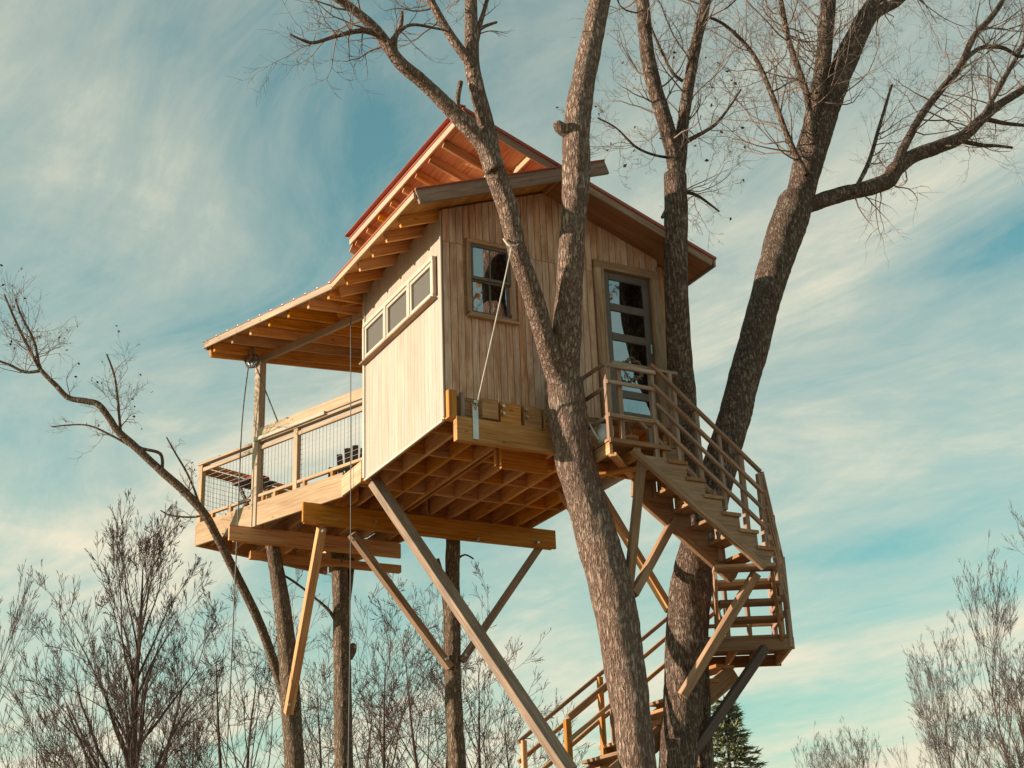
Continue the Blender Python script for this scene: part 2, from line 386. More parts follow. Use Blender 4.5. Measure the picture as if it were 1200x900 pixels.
def build_walls():
    # front wall (faces the camera side), opening for window and door
    WIN = (.335, .90, 1.345, 2.275); DOOR = (2.14, 2.90, .27, 2.31)
    core = []
    def box(a0, a1, b0, b1, bb=None):
        core.append((a0, a1, b0, b1))
    def hi_front(u): return lowroof(u)-.06 if u < 1.42 else uproof(u)-.05
    t = .06
    # sheathing pieces round the openings, one mesh
    polys = [[(0, .0), (WIN[0], .0), (WIN[0], hi_front(WIN[0])), (0, hi_front(0))],
             [(WIN[0], 0), (WIN[1], 0), (WIN[1], WIN[2]), (WIN[0], WIN[2])],
             [(WIN[0], WIN[3]), (WIN[1], WIN[3]), (WIN[1], hi_front(WIN[1])), (WIN[0], hi_front(WIN[0]))],
             [(WIN[1], 0), (DOOR[0], 0), (DOOR[0], hi_front(DOOR[0])), (1.42, hi_front(1.419)), (WIN[1], hi_front(WIN[1]))],
             [(DOOR[0], DOOR[3]), (DOOR[1], DOOR[3]), (DOOR[1], hi_front(DOOR[1])), (DOOR[0], hi_front(DOOR[0]))],
             [(DOOR[1], 0), (HW, 0), (HW, hi_front(HW)), (DOOR[1], hi_front(DOOR[1]))]]
    def multi(name, p, ex, ey, polys, t, mat):
        vs, fs = [], []
        for poly in polys:
            b = len(vs); n = len(poly)
            vs += [(a, c, 0) for a, c in poly]+[(a, c, -t) for a, c in poly]
            fs += [tuple(range(b, b+n)), tuple(range(b+2*n-1, b+n-1, -1))]+[(b+i, b+i+n, b+(i+1) % n+n, b+(i+1) % n) for i in range(n)]
        ez = np.cross(ex, ey)
        return link(name, mesh(name, vs, fs, mat), frame(p, ex, ey, ez), TH)
    fw_ = multi('front_wall', hp(0, 0, 0), U, W, polys, t, TRIM)
    holes = [(.305, .93, 1.305, 2.315), (2.05, 2.985, .0, 2.385)]
    siding(fw_, hp(0, 0, 0), U, -V, HW, .285, hi_front, holes, .088, SIDE, seams=(2.22,))
    # left wall in the sun
    strip = (.17, 2.27, 1.56, 2.08)
    lw = multi('side_wall', hp(0, 0, 0), -V, W, [[(-HL, .02), (-.06, .02), (-.06, 1.60), (-HL, 1.60)], [(-HL, 2.05), (-.06, 2.05), (-.06, 2.60), (-HL, 2.60)],
               [(-HL, 1.6), (-2.2, 1.6), (-2.2, 2.05), (-HL, 2.05)], [(-.24, 1.6), (-.06, 1.6), (-.06, 2.05), (-.24, 2.05)]], t, TRIM)
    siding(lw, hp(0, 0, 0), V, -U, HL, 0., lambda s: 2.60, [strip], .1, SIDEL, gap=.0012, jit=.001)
    # back and right walls with an inside floor (closed room)
    rwt = uproof(HW)-.06
    rw = multi('side_wall', hp(HW, 0, 0), V, W, [[(.06, .0), (HL, 0), (HL, 1.15), (.06, 1.15)], [(.06, 2.25), (HL, 2.25), (HL, rwt), (.06, rwt)], [(.06, 1.15), (.18, 1.15), (.18, 2.25), (.06, 2.25)], [(1.0, 1.15), (HL, 1.15), (HL, 2.25), (1.0, 2.25)]], t, PALE)
    siding(rw, hp(HW, 0, 0), V, U, HL, 0, lambda s: rwt, [(.2, 1.0, 1.15, 2.25)], .1, SIDE)
    sw = beam('window', hp(HW+.03, .16, 1.13), hp(HW+.03, 1.04, 1.13), .05, .05, TRIM, TH)
    beam('frame', hp(HW+.03, .16, 2.27), hp(HW+.03, 1.04, 2.27), .05, .05, TRIM, sw)
    for y in (.185, 1.015): beam('frame', hp(HW+.03, y, 1.157), hp(HW+.03, y, 2.243), .05, .05, TRIM, sw, up=V)
    prism('pane', hp(HW-.02, 0, 0), V, W, [(.19, 1.16), (1.0, 1.16), (1.0, 2.24), (.19, 2.24)], .005, GLASS, sw)
    bw = multi('back_wall', hp(0, HL, 0), -U, W, [[(-HW, .25), (-2.75, .25), (-2.75, 2.75), (-HW, 2.6)], [(-1.3, .25), (0, .25), (0, 2.62), (-1.25, 3.2), (-1.3, 3.2)], [(-2.75, 2.15), (-1.3, 2.15), (-1.3, 3.2), (-2.75, 2.75)]], t, PALE)
    # corner boards
    beam('corner_board', hp(-.022, -.008, .02), hp(-.022, -.008, 2.6), .022, .03, SIDEL, TH, up=V)
    beam('corner_board', hp(-.020, HL-.03, -.02), hp(-.020, HL-.03, 2.55), .03, .06, PALE, TH, up=V)
    beam('corner_board', hp(HW+.02, -.016, 0), hp(HW+.02, -.016, uproof(HW)-.2), .04, .09, TRIM, TH, up=U)
    # clerestory wall and gable infill under the high roof
    slab_cl = prism('clerestory_wall', hp(.75, 0, lowroof(.75)), W, V, [(0, 0.02), (uproof(.75)-.03-lowroof(.75), 0.02), (uproof(.75)-.03-lowroof(.75), 2.98), (0, 2.98)], -.05, PALE, TH)
    prism('gable_panel', hp(0, 0, 0), U, W, [(.78, lowroof(.78)), (1.40, lowroof(1.40)), (.78, uproof(.78)-.03)], -.03, RAFT, TH)
    # window
    wi = beam('window', hp(.32, -.03, 1.335), hp(.915, -.03, 1.335), .05, .05, TRIM, TH)
    for a, b, ww, hh in (((.305, -.028, 2.29), (.93, -.028, 2.29), .045, .055), ((.325, -.03, 1.36), (.325, -.03, 2.262), .045, .05), ((.905, -.03, 1.36), (.905, -.03, 2.262), .045, .05)):
        beam('frame', hp(*a), hp(*b), ww, hh, TRIM, wi, up=(W if a[2] == b[2] else U))
    beam('sill', hp(.29, -.045, 1.303), hp(.945, -.045, 1.303), .08, .028, TRIM, wi)
    def sash(lo, hi, v):
        u0, u1 = .352, .878
        for a, b in (((u0, lo+.02), (u1, lo+.02)), ((u0, hi-.02), (u1, hi-.02))):
            beam('sash_rail', hp(a[0], v, a[1]), hp(b[0], v, b[1]), .035, .04, SASH, wi)
        for x in (u0+.02, u1-.02):
            beam('sash_stile', hp(x, v, lo+.04), hp(x, v, hi-.04), .035, .04, SASH, wi, up=U)
        beam('muntin', hp((u0+u1)/2, v-.003, lo+.04), hp((u0+u1)/2, v-.003, hi-.04), .02, .016, SASH, wi, up=U)
        for k in range(2):
            x0 = u0+.04+k*(u1-u0-.08)/2; x1 = x0+(u1-u0-.08)/2
            prism('pane', hp(0, v+.004, 0), U, W, [(x0, lo+.04), (x1, lo+.04), (x1, hi-.04), (x0, hi-.04)], .006, GLASS, wi)
    sash(1.36, 1.82, .012); sash(1.80, 2.262, -.012)
    # three small windows in one band on the sunny side
    bw_ = beam('window_band', hp(-.035, .15, 1.575), hp(-.035, 2.29, 1.575), .05, .05, PALE, TH)
    beam('frame', hp(-.035, .15, 2.065), hp(-.035, 2.29, 2.065), .05, .05, PALE, bw_)
    xs = [.15, .84, 1.56, 2.26]
    for x in xs:
        beam('frame', hp(-.034, x+.02, 1.60), hp(-.034, x+.02, 2.04), .05, .07 if x not in (.15, 2.26) else .05, PALE, bw_, up=V)
    beam('sill', hp(-.055, .13, 1.54), hp(-.055, 2.31, 1.54), .09, .022, TRIM, bw_)
    for k in range(3):
        a, b = xs[k]+.055, xs[k+1]-.015
        for z in (1.625, 2.015):
            beam('sash_rail', hp(-.03, a, z), hp(-.03, b, z), .035, .04, PALE, bw_)
        for y in (a+.02, b-.02):
            beam('sash_stile', hp(-.029, y, 1.645), hp(-.029, y, 1.995), .035, .04, PALE, bw_, up=V)
        prism('pane', hp(-.018, 0, 0), V, W, [(a+.04, 1.645), (b-.04, 1.645), (b-.04, 1.995), (a+.04, 1.995)], .005, SCREEN, bw_)
    # door
    dr = beam('door', hp(2.225, .02, .29), hp(2.225, .02, 2.27), .045, .10, SASH, TH, up=U)
    beam('stile', hp(2.815, .02, .29), hp(2.815, .02, 2.27), .045, .10, SASH, dr, up=U)
    rails = [2.22, 1.80, 1.405, 1.03, .66, .36]
    for z in rails: beam('rail', hp(2.275, .02, z), hp(2.765, .02, z), .045, .10 if z != .36 else .15, SASH, dr)
    for k in range(5):
        prism('pane', hp(0, .02, 0), U, W, [(2.27, rails[k+1]+.045), (2.77, rails[k+1]+.045), (2.77, rails[k]-.045), (2.27, rails[k]-.045)], .006, GLASS, dr)
    beam('handle', hp(2.81, -.03, 1.24), hp(2.81, -.03, 1.36), .02, .02, GALV, dr, up=U)
    dc = beam('door_casing', hp(2.045, -.03, 2.33), hp(2.985, -.03, 2.33), .045, .11, TRIM, TH)
    for x, ww in ((2.095, .10), (2.93, .10)):
        beam('casing_board', hp(x, -.03, .22), hp(x, -.03, 2.272), .045, ww, TRIM, dc, up=U)
    for x in (2.160, 2.885):
        beam('jamb', hp(x, .0, .22), hp(x, .0, 2.285), .11, .03, TRIM, dc, up=U)
    beam('jamb', hp(2.15, .0, 2.292), hp(2.89, .0, 2.292), .11, .03, TRIM, dc)
    # inside: ceiling lining and a warm plank wall seen through the panes
    prism('ceiling', hp(0, .06, 0), U, W, [(.06, 2.60), (1.2, 3.0), (2.94, 2.48), (2.94, 2.50), (1.2, 3.02), (.06, 2.62)], -2.2, PALE, TH)
    beam('inner_post', hp(1.9, 2.2, .28), hp(1.9, 2.2, 2.2), .10, .06, PINE, TH, up=U)
build_walls()

def ribs_sheet(name, pts, slope_dir, along, mat, parent, pitch=.23):
    """metal sheet with raised ribs running down the slope, one mesh"""
    p = np.array(pts[0]); nz = unit(np.cross(np.array(pts[1])-p, np.array(pts[2])-p))
    if nz[2] < 0: nz = -nz
    ex = unit(slope_dir); ey = np.cross(nz, ex)
    poly = [((np.array(q)-p) @ ex, (np.array(q)-p) @ ey) for q in pts]
    n = len(poly); vs, fs = [], []
    vs += [(a, b, 0) for a, b in poly]+[(a, b, .012) for a, b in poly]
    fs += [tuple(range(n)), tuple(range(2*n-1, n-1, -1))]+[(i, i+n, (i+1) % n+n, (i+1) % n) for i in range(n)]
    ys = [b for a, b in poly]; y = min(ys)+.06
    while y < max(ys)-.03:
        xs = []
        for i in range(n):
            (a0, b0), (a1, b1) = poly[i], poly[(i+1) % n]
            if (b0-y)*(b1-y) < 0: xs.append(a0+(a1-a0)*(y-b0)/(b1-b0))
        if len(xs) >= 2:
            x0, x1 = min(xs)-.006, max(xs)+.006
            b = len(vs)
            for x in (x0, x1): vs += [(x, y-.022, .012), (x, y-.010, .034), (x, y+.010, .034), (x, y+.022, .012)]
            fs += [(b, b+1, b+5, b+4), (b+1, b+2, b+6, b+5), (b+2, b+3, b+7, b+6), (b, b+3, b+2, b+1), (b+4, b+5, b+6, b+7)]
        y += pitch
    o = link(name, mesh(name, vs, fs, mat), frame(p, ex, ey, nz), parent)
    return o

def build_roofs():
    # ---- lower lean-to roof, low edge over the sunny wall
    def L(u, v, dz=0): return hp(u, v, lowroof(u)+dz)
    pts = [L(-.57, -.50), L(-.57, 2.03), L(-.067, 3.46), L(1.40, 3.46), L(1.40, -.50)]
    sd = unit(np.array(L(1, 0))-L(0, 0))
    roof = ribs_sheet('lower_roof', [q+W*.004 for q in pts], sd, V, RED, TH)
    slab('roof_deck', pts, .022, RAFT, roof, ex=V)
    for k in range(9):
        v = .075+.415*k
        u0 = -.535 if v < 2.05 else -.50+.352*(v-2.03)
        beam('rafter', L(u0, v, -.024), L(1.39, v, -.024), .04, .135, RAFT, roof, oz=-.0675)
        if k < 6 and v+.4 < 2.5:
            beam('blocking', hp(.035, v+.022, lowroof(0)-.09), hp(.035, v+.393, lowroof(0)-.09), .03, .125, RAFT, roof)
    beam('fascia', L(-.585, -.54, -.04), L(-.585, 2.04, -.04), .03, .078, FASC, roof)
    beam('drip_edge', L(-.604, -.54, .012), L(-.604, 2.045, .012), .012, .03, RED, roof)
    beam('rake_beam', L(-.59, -.545, .02), L(1.96, -.545, .02), .042, .175, WEAT, roof, oz=-.085)
    beam('rake_trim', L(-.59, -.56, .026), L(1.96, -.56, .026), .05, .018, RED, roof)
    # ---- high roof falling to the right
    def H(u, v, dz=0): return hp(u, v, uproof(u)+dz)
    pts = [H(.10, -.50), H(.10, 3.08), H(3.51, 3.08), H(3.51, -.50)]
    sd = unit(np.array(H(1, 0))-H(0, 0))
    up_ = ribs_sheet('high_roof', [q+W*.004 for q in pts], sd, V, RED, TH)
    slab('roof_deck', pts, .022, RAFT, up_, ex=V)
    for k in range(9):
        v = -.27+.40*k
        if v < -.1: continue
        beam('rafter', H(.135, v, -.024), H(3.48, v, -.024), .04, .12, RAFT, up_, oz=-.06)
    for u in (.55, .98, 1.4):
        beam('lookout', H(u, -.48, -.025), H(u, -.004, -.025), .04, .085, FASC if u < 1.2 else RAFT, up_, oz=-.0425)
    beam('fascia', H(.086, -.52, -.045), H(.086, 3.09, -.045), .03, .085, FASC, up_)
    beam('drip_edge', H(.067, -.52, .012), H(.067, 3.095, .012), .012, .045, RED, up_)
    beam('end_board', H(.102, 3.095, -.10), H(1.2, 3.095, -.10), .03, .18, RAFT, up_)
    beam('fascia', H(3.525, -.52, -.06), H(3.525, 3.09, -.06), .03, .11, WEAT, up_)
    beam('rake_board', H(.085, -.498, 0), H(3.52, -.498, 0), .032, .11, WEAT, up_, oz=-.058)
    beam('rake_trim', H(.065, -.515, .004), H(3.55, -.515, .004), .035, .045, RED, up_)
    slab('soffit', [H(1.43, -.48, -.085), H(1.43, .0, -.085), H(3.50, .0, -.085), H(3.50, -.48, -.085)], .012, SOFF, up_, ex=U)
    beam('ridge_cap', H(.05, -.53, .03), H(.05, 3.10, .03), .10, .016, RED, up_)
    # ---- porch roof, turned outwards with the deck
    def Pp(al, off, dz=0): return dp(al, off, porchroof(off)+dz)
    kink = hp(-.57, 2.03, lowroof(-.57)); kal, koff = (kink-K0) @ DK, (kink-K0) @ DN
    q1 = hp(-.067, 3.46, 0); a1, o1 = (q1-K0) @ DK, (q1-K0) @ DN
    q2 = hp(1.40, 3.46, 0); a2, o2 = (q2-K0) @ DK, (q2-K0) @ DN
    pts = [Pp(kal, koff), Pp(1.85, koff), Pp(1.85, 2.5), Pp(a2, o2), Pp(a1, o1)]
    sd = unit(Pp(0, 1)-Pp(0, 0))
    pr = ribs_sheet('porch_roof', [q+W*.003 for q in pts], sd, DK, RED, TH)
    slab('roof_deck', pts, .022, RAFT, pr, ex=DK)
    for k in range(7):
        al = -.60+.39*k
        off1 = 2.15 if al > .3 else max(.2, o1+(al-a1)*(o2-o1)/(a2-a1)+.0)
        beam('rafter', Pp(al, koff+.04, -.024), Pp(al, off1, -.024), .04, .135, RAFT, pr, oz=-.0675)
    beam('fascia', Pp(kal-.01, koff-.016, -.045), Pp(1.87, koff-.016, -.045), .03, .088, FASC, pr)
    beam('drip_edge', Pp(kal-.01, koff-.034, .008), Pp(1.87, koff-.034, .008), .012, .016, ROPE, pr)
    beam('rake_board', Pp(1.865, koff, 0), Pp(1.865, 2.5, 0), .03, .10, WEAT, pr, oz=-.05)
    beam('end_beam', Pp(1.815, koff+.03, -.03), Pp(1.815, 2.5, -.03), .04, .19, RAFT, pr, oz=-.095)
    zt = porchroof(0)-.16
    beam('header_beam', dp(-.40, .0, zt-.05), dp(1.84, .0, zt-.05), .05, .10, FASC, pr)
    beam('header_beam', dp(-.10, 2.35, porchroof(2.35)-.26), dp(1.85, 2.35, porchroof(2.35)-.26), .06, .17, RAFT, pr)
    for a, o, col in ((1.76, .0, PINE), (1.76, 2.35, PINE)):
        beam('post', dp(a, o, .02 if o else -.02), dp(a, o, (zt-.102) if o == 0 else porchroof(o)-.345), .115, .115, FASC, pr, up=DK)
build_roofs()

def build_floor():
    # house platform: rim boards, joists along V, blocking rows, plywood panels
    fl = beam('floor', hp(-.022, 2.36, .13), hp(-.022, 3.03, .13), .04, .27, FASC, TH)   # exposed rim by the deck
    beam('rim_board', hp(.02, .0, .125), hp(.02, 2.36, .125), .04, .235, PINE, fl)
    beam('skirt_strip', hp(-.03, .0, -.018), hp(-.03, HL, -.018), .025, .03, PALE, fl)
    us = [.34, .66, .98, 1.06, 1.40, 1.74, 2.08, 2.42, 2.76, 2.98]
    for u in us:
        beam('joist', hp(u, -.03, .13), hp(u, 3.60, .13), .04, .22, PINE, fl)
    for v in (.55, 1.25, 1.95, 2.65):
        ul = .04
        for u in us:
            if u-ul > .12:
                j = rnd.uniform(-.03, .03)
                beam('blocking', hp(ul+.022, v+j, .13), hp(u-.022, v+j, .13), .04, .20, PINE, fl)
            ul = u
    for k in range(3):
        v0, v1 = k*1.21+.0, k*1.21+1.205
        for a, b in ((.0, 1.497), (1.503, 2.99)):
            prism('floor_panel', hp(0, 0, .242), V, -U, [(v0, -a), (v1, -a), (v1, -b), (v0, -b)], .02, RAFT, fl)
    beam('rim_board', hp(.4, 3.62, .13), hp(3.0, 3.62, .13), .04, .22, PINE, fl)
    # front ledger: long lower beam, upper blocks and brackets
    lg = beam('ledger_beam', hp(.07, -.10, -.14), hp(2.05, -.10, -.14), .09, .28, PINE, TH)
    beam('end_post', hp(.045, -.055, -.01), hp(.045, -.055, .32), .10, .10, PINE, lg, up=U)
    beam('end_post', hp(.17, -.075, .005), hp(.17, -.075, .31), .06, .05, WEAT, lg, up=U)
    x = .40
    for ww, z0, th in ((.20, .02, .10), (.26, .0, .07), (.22, -.02, .07), (.25, .0, .06), (.2, .01, .07)):
        beam('ledger_block', hp(x, -.03-th/2, .14+z0/2), hp(x+ww, -.03-th/2, .14+z0/2), th, .26-z0, PINE, lg)
        x += ww+.045
    for u in (.30, .66, .96, 1.22):
        bo = beam('bolt', hp(u, -.155, .20), hp(u, -.115, .20), .035, .035, GALV, lg)
        beam('bolt', hp(u, -.16, .11), hp(u, -.115, .11), .028, .028, GALV, lg)
    beam('steel_strap', hp(.30, -.152, -.25), hp(.30, -.152, .14), .008, .07, GALV, lg, up=U)
    beam('hanger_block', hp(.99, .6, -.13), hp(1.60, .6, -.13), .05, .27, PINE, lg)
    beam('hanger_block', hp(.96, .68, -.12), hp(1.60, .68, -.12), .05, .22, PINE, lg)
    # carrying beams across the trunks
    for a, b, v, mat in ((-.42, 3.30, 3.42, PINE), (-.38, 3.26, 3.475, PINE)):
        beam('carrying_beam', hp(a, v, -.145), hp(b, v, -.145), .048, .265, mat, TH)
    for v, a, b in ((4.74, -.98, 1.50), (4.80, -.9, 1.55)):
        beam('carrying_beam', hp(a, v, -.115), hp(b, v, -.115), .048, .21, PINE, TH)
    beam('carrying_beam', hp(-.55, 5.15, -.28), hp(1.70, 5.15, -.28), .09, .11, PINE, TH)
    # ---- deck
    P = [(0., 3.05), (-1.056, 5.86), (1.19, 6.705), (1.75, 3.45)]
    fa = dp(3.0, 0, 0)
    dk = beam('deck', dp(-.02, -.022, .152), dp(3.02, -.022, .152), .042, .33, FASC, TH)
    beam('rim_board', dp(3.035, -.04, .135), dp(3.035, 2.4, .135), .042, .30, PINE, dk)
    beam('rim_board', hp(1.75, 3.5, .135), hp(1.21, 6.68, .135), .042, .26, PINE, dk)
    def clip(u):   # v-range of the deck along V at this u
        vs = []
        n = len(P)
        for i in range(n):
            (u0, v0), (u1, v1) = P[i], P[(i+1) % n]
            if (u0-u)*(u1-u) < 0: vs.append(v0+(v1-v0)*(u-u0)/(u1-u0))
        return (min(vs), max(vs)) if len(vs) > 1 else None
    u = -.88
    while u < 1.7:
        r = clip(u)
        if r and r[1]-r[0] > .25: beam('joist', hp(u, r[0]+.06, .12), hp(u, r[1]-.05, .12), .04, .22, PINE, dk)
        u += .37
    # boards lie across the joists, along U
    v = 3.12
    while v < 6.6:
        us_ = []
        n = len(P)
        for i in range(n):
            (u0, v0), (u1, v1) = P[i], P[(i+1) % n]
            if (v0-v)*(v1-v) < 0: us_.append(u0+(u1-u0)*(v-v0)/(v1-v0))
        if len(us_) > 1: beam('deck_board', hp(min(us_)+.03, v, .300), hp(max(us_)-.02, v, .300), .138, .03, FASC, dk)
        v += .145
    # ---- deck railing with wire mesh
    rl = beam('deck_railing', dp(-.40, -.012, 1.19), dp(3.05, -.012, 1.19), .09, .035, FASC, TH)
    beam('top_board', dp(-.42, -.045, 1.30), dp(1.72, -.045, 1.30), .04, .15, FASC, rl)
    beam('cap_board', dp(.30, -.075, 1.215), dp(1.75, -.075, 1.215), .04, .05, PALE, rl)
    beam('mid_rail', dp(-.40, -.01, 1.10), dp(3.0, -.01, 1.10), .04, .06, FASC, rl)
    beam('bottom_rail', dp(-.40, -.01, .41), dp(3.0, -.01, .41), .05, .045, FASC, rl)
    for a in (.93, 3.0):
        beam('railing_post', dp(a, -.005, .30), dp(a, -.005, 1.17), .07, .085, FASC, rl, up=DK)
    for a in (.2, .75, 1.35, 1.6, 2.3, 2.7):
        beam('spacer', dp(a, -.012, .29), dp(a, -.012, .388), .05, .05, PINE, rl, up=DK)
    def wires(name, f, L, z0, z1, parent):
        vs, fs = [], []
        def bar(p, q, r=.0026):
            p = np.array(p); q = np.array(q); ex = unit(q-p); ey = unit(np.cross(ex, (W if abs(ex[2]) < .5 else U))); ez = np.cross(ex, ey)
            b = len(vs)
            for c in (p, q):
                for i in range(3):
                    an = i*2*math.pi/3; vs.append(c+ey*r*math.cos(an)+ez*r*math.sin(an))
            for i in range(3): fs.append((b+i, b+(i+1) % 3, b+3+(i+1) % 3, b+3+i))
        x = .05
        while x < L: bar(f(x, z0), f(x, z1)); x += .07
        z = z0+.05
        while z < z1: bar(f(.0, z), f(L, z)); z += .07
        o = link(name, mesh(name, vs, fs, WIRE), Matrix.Identity(4), parent); o['kind'] = 'stuff'
    wires('wire_mesh', lambda x, z: dp(-.38+x, .02, z), 3.4, .40, 1.16, rl)
    # far end and right side railing
    r2 = beam('deck_railing', dp(3.0, .06, 1.19), dp(3.0, 2.38, 1.19), .09, .035, PINE, TH)
    beam('mid_rail', dp(3.0, .06, 1.09), dp(3.0, 2.36, 1.09), .04, .09, PINE, r2)
    beam('bottom_rail', dp(3.0, .06, .41), dp(3.0, 2.36, .41), .05, .045, PINE, r2)
    for o_ in (1.2, 2.36): beam('railing_post', dp(3.0, o_, .30), dp(3.0, o_, 1.17), .07, .085, PINE, r2, up=DN)
    wires('wire_mesh', lambda x, z: dp(2.97, .05+x, z), 2.3, .40, 1.16, r2)
    a_, b_ = hp(1.20, 6.62, 0), hp(1.72, 3.55, 0)
    r3 = beam('deck_railing', a_+W*1.19, b_+W*1.19, .09, .035, PINE, TH)
    beam('bottom_rail', a_+W*.41, b_+W*.41, .05, .045, PINE, r3)
    for k in range(4):
        q = a_+(b_-a_)*(k+.3)/4; beam('railing_post', q+W*.30, q+W*1.17, .07, .07, PINE, r3, up=V)
    wires('wire_mesh', lambda x, z: a_+(b_-a_)*(x/3.1)+W*z, 3.1, .40, 1.16, r3)
build_floor()

# ------------------------------------------------------------------ trees
def smooth_poly(pts, rad, step):
    pts = [np.array(p, float) for p in pts]
    out, ro = [], []
    n = len(pts)
    for i in range(n-1):
        p0 = pts[max(i-1, 0)]; p1 = pts[i]; p2 = pts[i+1]; p3 = pts[min(i+2, n-1)]
        m = max(1, int(np.linalg.norm(p2-p1)/step))
        for k in range(m):
            t = k/m
            out.append(.5*((2*p1)+(-p0+p2)*t+(2*p0-5*p1+4*p2-p3)*t*t+(-p0+3*p1-3*p2+p3)*t**3))
            ro.append(rad[i]+(rad[i+1]-rad[i])*t)
    out.append(pts[-1]); ro.append(rad[-1])
    return out, ro
def tube(vs, fs, pts, rad, sides, bump=0., seed=0., cap=True):
    P = np.array(pts); n = len(P)
    T = np.gradient(P, axis=0); T /= np.maximum(np.linalg.norm(T, axis=1, keepdims=True), 1e-9)
    ref = np.array([1., .2, 0]) if abs(T[0][0]) < .8 else np.array([0, 1., .2])
    b0 = len(vs)
    x = unit(ref-T[0]*(ref @ T[0]))
    for i in range(n):
        x = x-T[i]*(x @ T[i]); x = x/max(np.linalg.norm(x), 1e-9)
        y = np.cross(T[i], x)
        for k in range(sides):
            a = 2*math.pi*k/sides
            d = x*math.cos(a)+y*math.sin(a)
            r = rad[i]
            if bump:
                q = P[i]+d*r
                r *= 1+bump*(noise.noise(Vector((q[0]*3.1+seed, q[1]*3.1, q[2]*1.6)))*.8+noise.noise(Vector((q[0]*9+seed, q[1]*9, q[2]*4)))*.5+noise.noise(Vector((q[0]*26+seed, q[1]*26, q[2]*6)))*.42)
            vs.append(P[i]+d*r)
    for i in range(n-1):
        for k in range(sides):
            a = b0+i*sides+k; b = b0+i*sides+(k+1) % sides
            fs.append((a, b, b+sides, a+sides))
    if cap:
        fs.append(tuple(b0+(n-1)*sides+k for k in range(sides)))
        fs.append(tuple(b0+sides-1-k for k in range(sides)))
def rot_about(v, ax, a):
    ax = unit(ax); return v*math.cos(a)+np.cross(ax, v)*math.sin(a)+ax*(ax @ v)*(1-math.cos(a))
def grow(out, p, d, L, r, lvl, maxl, rg, wig=.16, trop=.05, nb=(3, 5), ang=(.45, .95), rat=(.45, .72), seg=5, rr=.55, taper=.35):
    pts = [np.array(p, float)]; rad = [r]; d = unit(d)
    n = seg
    for i in range(n):
        d = unit(d+np.array([rg.gauss(0, wig), rg.gauss(0, wig), rg.gauss(0, wig)+trop]))
        pts.append(pts[-1]+d*L/n); rad.append(r*(1-(1-taper)*(i+1)/n))
    out.append((pts, rad, lvl))
    if lvl >= maxl: return
    k = rg.randint(*nb)
    for j in range(k):
        t = rg.uniform(.22, .98) if j else 1.0
        i = min(int(t*n), n-1); f = t*n-i
        q = pts[i]+(pts[i+1]-pts[i])*f; dd = unit(pts[i+1]-pts[i])
        ax = np.cross(dd, np.array([rg.gauss(0, 1), rg.gauss(0, 1), rg.gauss(0, 1)]))
        if np.linalg.norm(ax) < 1e-4: continue
        a = rg.uniform(*ang)*(.5 if j == 0 else 1)
        grow(out, q, rot_about(dd, ax, a), L*rg.uniform(*rat)*(1-.3*t), max(.0022, (rad[i]*(1-f)+rad[i+1]*f)*rr), lvl+1, maxl, rg, wig, trop, nb, ang, rat, max(3, seg-1), rr, taper)
def mesh_of(polys, name, mat, sides_of, bump=0., cap=False):
    vs, fs = [], []
    for i, (pts, rad, lv) in enumerate(polys):
        tube(vs, fs, pts, rad, sides_of(max(rad)), bump, i*1.7, cap)
    return mesh(name, vs, fs, mat, True)
ORIGIN_R = lambda p: Matrix.Translation(Vector([float(a) for a in p]))
def near_tree(name, label, base, stems, mat, twig_mat, twigs, rg, bump=.10, group=None, leaf=None):
    """stems: list of (points, radii) in world space; twigs: list of polylines from grow()"""
    T = thing(name, label, 'tree', base, group)
    mw = ORIGIN_R(base); b = np.array(base, float)
    for i, (pts, rad) in enumerate(stems):
        sp, sr = smooth_poly(pts, rad, max(.035, rad[0]*.22))
        vs, fs = [], []
        tube(vs, fs, [q-b for q in sp], sr, 40 if rad[0] > .08 else 16, bump, i*3.3)
        link('trunk' if i == 0 else 'limb', mesh('limb', vs, fs, mat, True), mw, T)
    if twigs:
        m = mesh_of([([q-b for q in pts], rad, lv) for pts, rad, lv in twigs], 'crown', twig_mat, lambda r: 6 if r > .012 else (4 if r > .006 else 3))
        o = link('crown', m, mw, T); o['kind'] = 'stuff'
        if leaf:
            vs, fs = [], []
            for pts, rad, lv in twigs:
                if lv >= 3 and rg.random() < leaf[0]:
                    q = pts[-1]-b
                    a = unit([rg.gauss(0, 1), rg.gauss(0, 1), rg.gauss(0, 1)]); c = unit(np.cross(a, [rg.gauss(0, 1), rg.gauss(0, 1), rg.gauss(0, 1)])); s = leaf[1]*rg.uniform(.6, 1.2)
                    k = len(vs); vs += [q, q+a*s*.5+c*s*.35, q+a*s, q+a*s*.5-c*s*.35]; fs.append((k, k+1, k+2, k+3))
            if fs:
                o = link('dry_leaves', mesh('dry_leaves', vs, fs, leaf[2]), mw, T); o['kind'] = 'stuff'
    return T
def spawn(out, stem, t0, t1, n, L, rg, maxl=3, up=.2, side=None, rr=.3, wig=.17, trop=.05, nb=(3, 5)):
    pts, rad = smooth_poly(stem[0], stem[1], .12)
    for _ in range(n):
        i = int(rg.uniform(t0, t1)*(len(pts)-2)); dd = unit(pts[i+1]-pts[i])
        v = np.array([rg.gauss(0, 1), rg.gauss(0, 1), rg.gauss(0, .7)+up])
        if side is not None: v = v*.6+np.array(side, float)
        v = unit(v-dd*(v @ dd)*.5+dd*.55)
        grow(out, pts[i], v, L*rg.uniform(.7, 1.6), min(.013, max(.005, rad[i]*rr)), 1, maxl, rg, wig=wig, trop=trop, nb=nb, rat=(.45, .85), seg=7, rr=.66)

